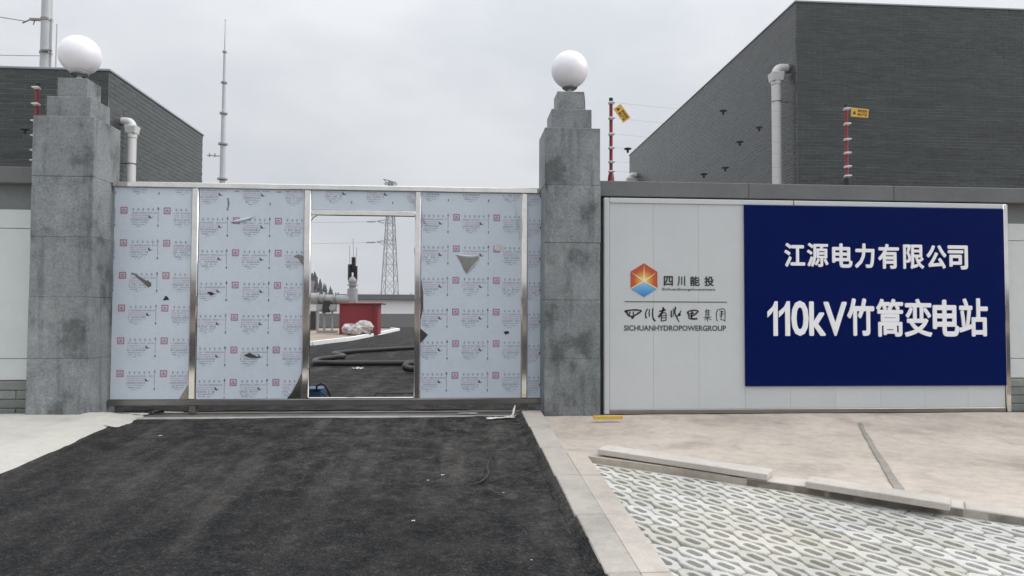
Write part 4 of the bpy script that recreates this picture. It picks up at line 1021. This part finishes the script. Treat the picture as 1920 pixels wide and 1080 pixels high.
# blue tool box with strap
tbx = thing('tool_box', (-1.85, 9.0, 0), 'small blue tool box with a black cable, just inside the doorway', 'tool box')
put('body', MB().box(-2.10, -1.645, 8.85, 9.13, 0.0, 0.125, 0.012), 'bluebox', tbx); put('lid', MB().box(-2.11, -1.64, 8.84, 9.14, 0.127, 0.15, 0.008), 'bluebox', tbx)
put('cable', MB().tube([(-1.70, 8.82, 0.13), (-1.69, 8.80, 0.19), (-1.64, 8.80, 0.215), (-1.59, 8.80, 0.19), (-1.55, 8.80, 0.12), (-1.52, 8.80, 0.05), (-1.515, 8.80, 0.01)], [0.010, 0.014, 0.012, 0.016, 0.018, 0.016, 0.014], 8), 'black', tbx, smooth=True)
put('cable', MB().tube([(-1.64, 8.82, 0.10), (-1.60, 8.80, 0.07), (-1.56, 8.80, 0.02), (-1.50, 8.82, 0.010), (-1.40, 8.85, 0.010)], 0.009, 6), 'black', tbx, smooth=True)
wf = thing('wire_stand', (-0.7, 9.1, 0), 'low bent wire stand lying on the asphalt just inside the doorway', 'wire stand')
put('frame', MB().tube([(-1.03, 9.1, 0.008), (-1.03, 9.1, 0.055), (-0.86, 9.12, 0.060), (-0.35, 9.1, 0.066), (-0.2, 9.1, 0.06)], 0.008, 6).tube([(-1.02, 9.0, 0.01), (-0.6, 9.0, 0.012), (-0.2, 9.0, 0.012)], 0.007, 6), 'black', wf)
put('leg', MB().tube([(-0.86, 9.12, 0.06), (-0.82, 9.02, 0.01)], 0.008, 6), 'black', wf); put('leg', MB().tube([(-0.93, 9.1, 0.058), (-0.88, 9.05, 0.01)], 0.006, 6), 'black', wf)

def scrap(x, y, z, w, h, mt, name, label, cat, crumple=0.3, group=None, yaw_=0.0):
    b = MB(); n = 6; vs_ = []; ca, sa = math.cos(yaw_), math.sin(yaw_)
    for j in range(n+1):
        for i in range(n+1):
            u, v = (i/n-0.5)*w, (j/n-0.5)*h
            e = 1+0.25*nz3(i*0.9+x*3, j*0.9+y*3)
            vs_.append((x+(u*ca-v*sa)*e, y+(u*sa+v*ca)*e, z+0.004+crumple*min(w, h)*abs(nz3(i*0.8+x*7, j*0.8+y*5, 1.3))))
    b.add(vs_, [(j*(n+1)+i, j*(n+1)+i+1, (j+1)*(n+1)+i+1, (j+1)*(n+1)+i) for j in range(n) for i in range(n)])
    put(name, b, mt, base=(x, y, z), label=label, cat=cat, group=group)
scrap(-1.87, 13.6, 0.01, 0.20, 0.14, 'paper', 'paper_scrap', 'crumpled white paper on the yard asphalt beside the hose', 'paper', 0.6)
scrap(-3.36, 7.70, 0.006, 0.34, 0.14, 'paper', 'paper_sheet', 'flattened pale sheet lying under the left end of the gate', 'paper', 0.12, yaw_=0.3)
scrap(-3.10, 7.86, 0.004, 0.42, 0.12, 'paper', 'paper_sheet', 'torn pale strip lying under the gate behind the flattened sheet', 'paper', 0.10, yaw_=-0.15)
scrap(0.10, 7.66, 0.004, 0.20, 0.05, 'paper', 'paper_sheet', 'thin pale strip lying under the right end of the gate', 'paper', 0.1)
scrap(0.42, 7.24, zr(7.24)+0.012, 0.30, 0.06, 'paper', 'torn_film', 'white torn plastic strip on the asphalt by the right kerb', 'plastic scrap', 0.5, yaw_=0.25)
put('torn_film_strand', MB().tube([(0.52, 7.25, 0.02), (0.55, 7.27, 0.05), (0.56, 7.3, 0.09), (0.575, 7.33, 0.13)], [0.012, 0.010, 0.012, 0.004], 5), 'paper', base=(0.54, 7.28, 0), label='white plastic strand standing up where the road meets the right kerb', cat='plastic scrap')
for (x, y, w), l in zip(((-0.108, 5.188, 0.045), (-0.205, 5.06, 0.03), (-0.255, 4.23, 0.04), (0.30, 4.75, 0.025), (-2.60, 6.55, 0.05), (0.37, 3.62, 0.02)),
                     ('brightest white fleck on the asphalt, right of centre', 'tiny white fleck left of the brightest one on the asphalt', 'white fleck lowest on the middle of the asphalt ramp', 'tiny white fleck on the asphalt near the dark crack', 'pale fleck on the asphalt near the left pavement edge', 'tiny pale fleck at the bottom right of the asphalt')):
    scrap(x, y, zr(y)+0.012, w*0.5, w*0.4, 'paper', 'paper_fleck', l, 'paper', 0.6, 'paper flecks on the ramp')
put('cable', MB().tube([(-3.5, 7.88, 0.02), (-3.2, 7.84, 0.03), (-2.95, 7.88, 0.02), (-2.6, 7.86, 0.015), (-2.3, 7.93, 0.02), (-2.05, 7.88, 0.015), (-1.98, 7.84, 0.02), (-1.85, 7.86, 0.015), (-1.9, 7.92, 0.02), (-2.05, 7.91, 0.02), (-1.7, 7.9, 0.015), (-1.1, 7.93, 0.015), (-0.7, 7.87, 0.015), (-0.45, 7.91, 0.015), (0.1, 7.90, 0.015)], 0.008, 6), 'black', base=(-2, 7.88, 0), smooth=True, label='thin black cable trailing along the ground under the gate', cat='cable')
scrap(-3.16, 7.80, 0.01, 0.20, 0.10, 'black', 'black_rag', 'black rag bunched on the ground under the left end of the gate', 'rag', 0.7)
put('yellow_batten', MB().box(1.345, 1.640, 7.135, 7.175, 0.012, 0.045, 0.004), 'yellow', base=(1.49, 7.155, 0.012), label='short yellow batten lying at the foot of the right pillar', cat='batten')
ck = MB(); cp = [(0.27, 5.75), (0.235, 5.55), (0.215, 5.38), (0.225, 5.25), (0.20, 5.12), (0.16, 5.02), (0.12, 4.98), (0.07, 4.96)]
vs_ = []
for i, (x, y) in enumerate(cp): w = 0.009*math.sin(math.pi*(i+0.6)/8.2); vs_ += [(x-w, y, zr(y)+0.017), (x+w, y-0.004, zr(y)+0.017)]
ck.add(vs_, [(2*i, 2*i+2, 2*i+3, 2*i+1) for i in range(len(cp)-1)])
struct('road_crack', ck, 'black')

# ------------------------------------------------------------------ hills and far wood
def hill(name, cx, cy, rx, ry, h, seed):
    b = MB(); vs_ = []; n, k = 40, 14
    for j in range(k+1):
        r = j/k
        for i in range(n):
            a = 2*math.pi*i/n; x, y = cx+rx*r*math.cos(a), cy+ry*r*math.sin(a)
            z = h*(math.cos(math.pi*r)*0.5+0.5)*(1+0.22*nz3(x*0.03+seed, y*0.03))-0.3*r
            vs_.append((x, y, z))
    b.add(vs_, [(j*n+i, (j+1)*n+i, (j+1)*n+(i+1) % n, j*n+(i+1) % n) for j in range(k) for i in range(n)])
    struct(name, b, 'hill', smooth=True)
    return lambda x, y: h*(math.cos(math.pi*min(1, math.hypot((x-cx)/rx, (y-cy)/ry)))*0.5+0.5)*(1+0.22*nz3(x*0.03+seed, y*0.03))
h1 = hill('hill', -66, 225, 38, 50, 27, 1.0)
h2 = hill('hill', 12, 225, 36, 50, 31, 4.0)
h3 = hill('hill', -40, -200, 150, 60, 10, 9.0)
h4 = hill('hill', 120, -200, 120, 70, 9, 12.0)
wood = MB()
def conifer(x, y, z, h):
    a0 = random.uniform(0, 6)
    for q in range(4):
        zb = z+h*(0.08+0.21*q); zt = z+h*min(1.0, 0.45+0.19*q); r = h*0.24*(1-0.21*q)
        n = 7; vs_ = [(x+r*random.uniform(0.7, 1.2)*math.cos(a0+2*math.pi*i/n), y+r*random.uniform(0.7, 1.2)*math.sin(a0+2*math.pi*i/n), zb+random.uniform(-.05, .05)*h) for i in range(n)]+[(x, y, zt)]
        wood.add(vs_, [(i, (i+1) % n, n) for i in range(n)])
    wood.tube([(x, y, z-0.3), (x, y, z+h*0.5)], [h*0.03, h*0.012], 5, False)
def plant(hf, cx, cy, rx, ry, n, lo, hi):
    for _ in range(n):
        a, r = random.uniform(0, 6.28), math.sqrt(random.random())*0.92
        x, y = cx+rx*r*math.cos(a), cy+ry*r*math.sin(a); conifer(x, y, hf(x, y)-0.2, random.uniform(lo, hi))
plant(h1, -66, 225, 38, 50, 520, 2.0, 3.8); plant(h2, 12, 225, 36, 50, 420, 2.2, 4.2)
plant(h3, -40, -200, 150, 60, 900, 3, 5); plant(h4, 120, -200, 120, 70, 500, 3, 5)
put('far_wood', wood, 'conifer', kind='stuff', label='dark conifer wood covering the far hills', cat='wood')

# ------------------------------------------------------------------ damp air
hz_m = bpy.data.materials.new('damp_air'); hz_m.use_nodes = True; hn = hz_m.node_tree
for n in list(hn.nodes):
    if n.type == 'BSDF_PRINCIPLED': hn.nodes.remove(n)
pv = hn.nodes.new('ShaderNodeVolumePrincipled'); pv.inputs['Color'].default_value = (0.88, 0.90, 0.94, 1); pv.inputs['Density'].default_value = 0.0006
hn.links.new(pv.outputs[0], [n for n in hn.nodes if n.type == 'OUTPUT_MATERIAL'][0].inputs['Volume'])
put('haze', MB().box(-440, 440, -350, 440, -1.7, 42), [hz_m], kind='stuff')
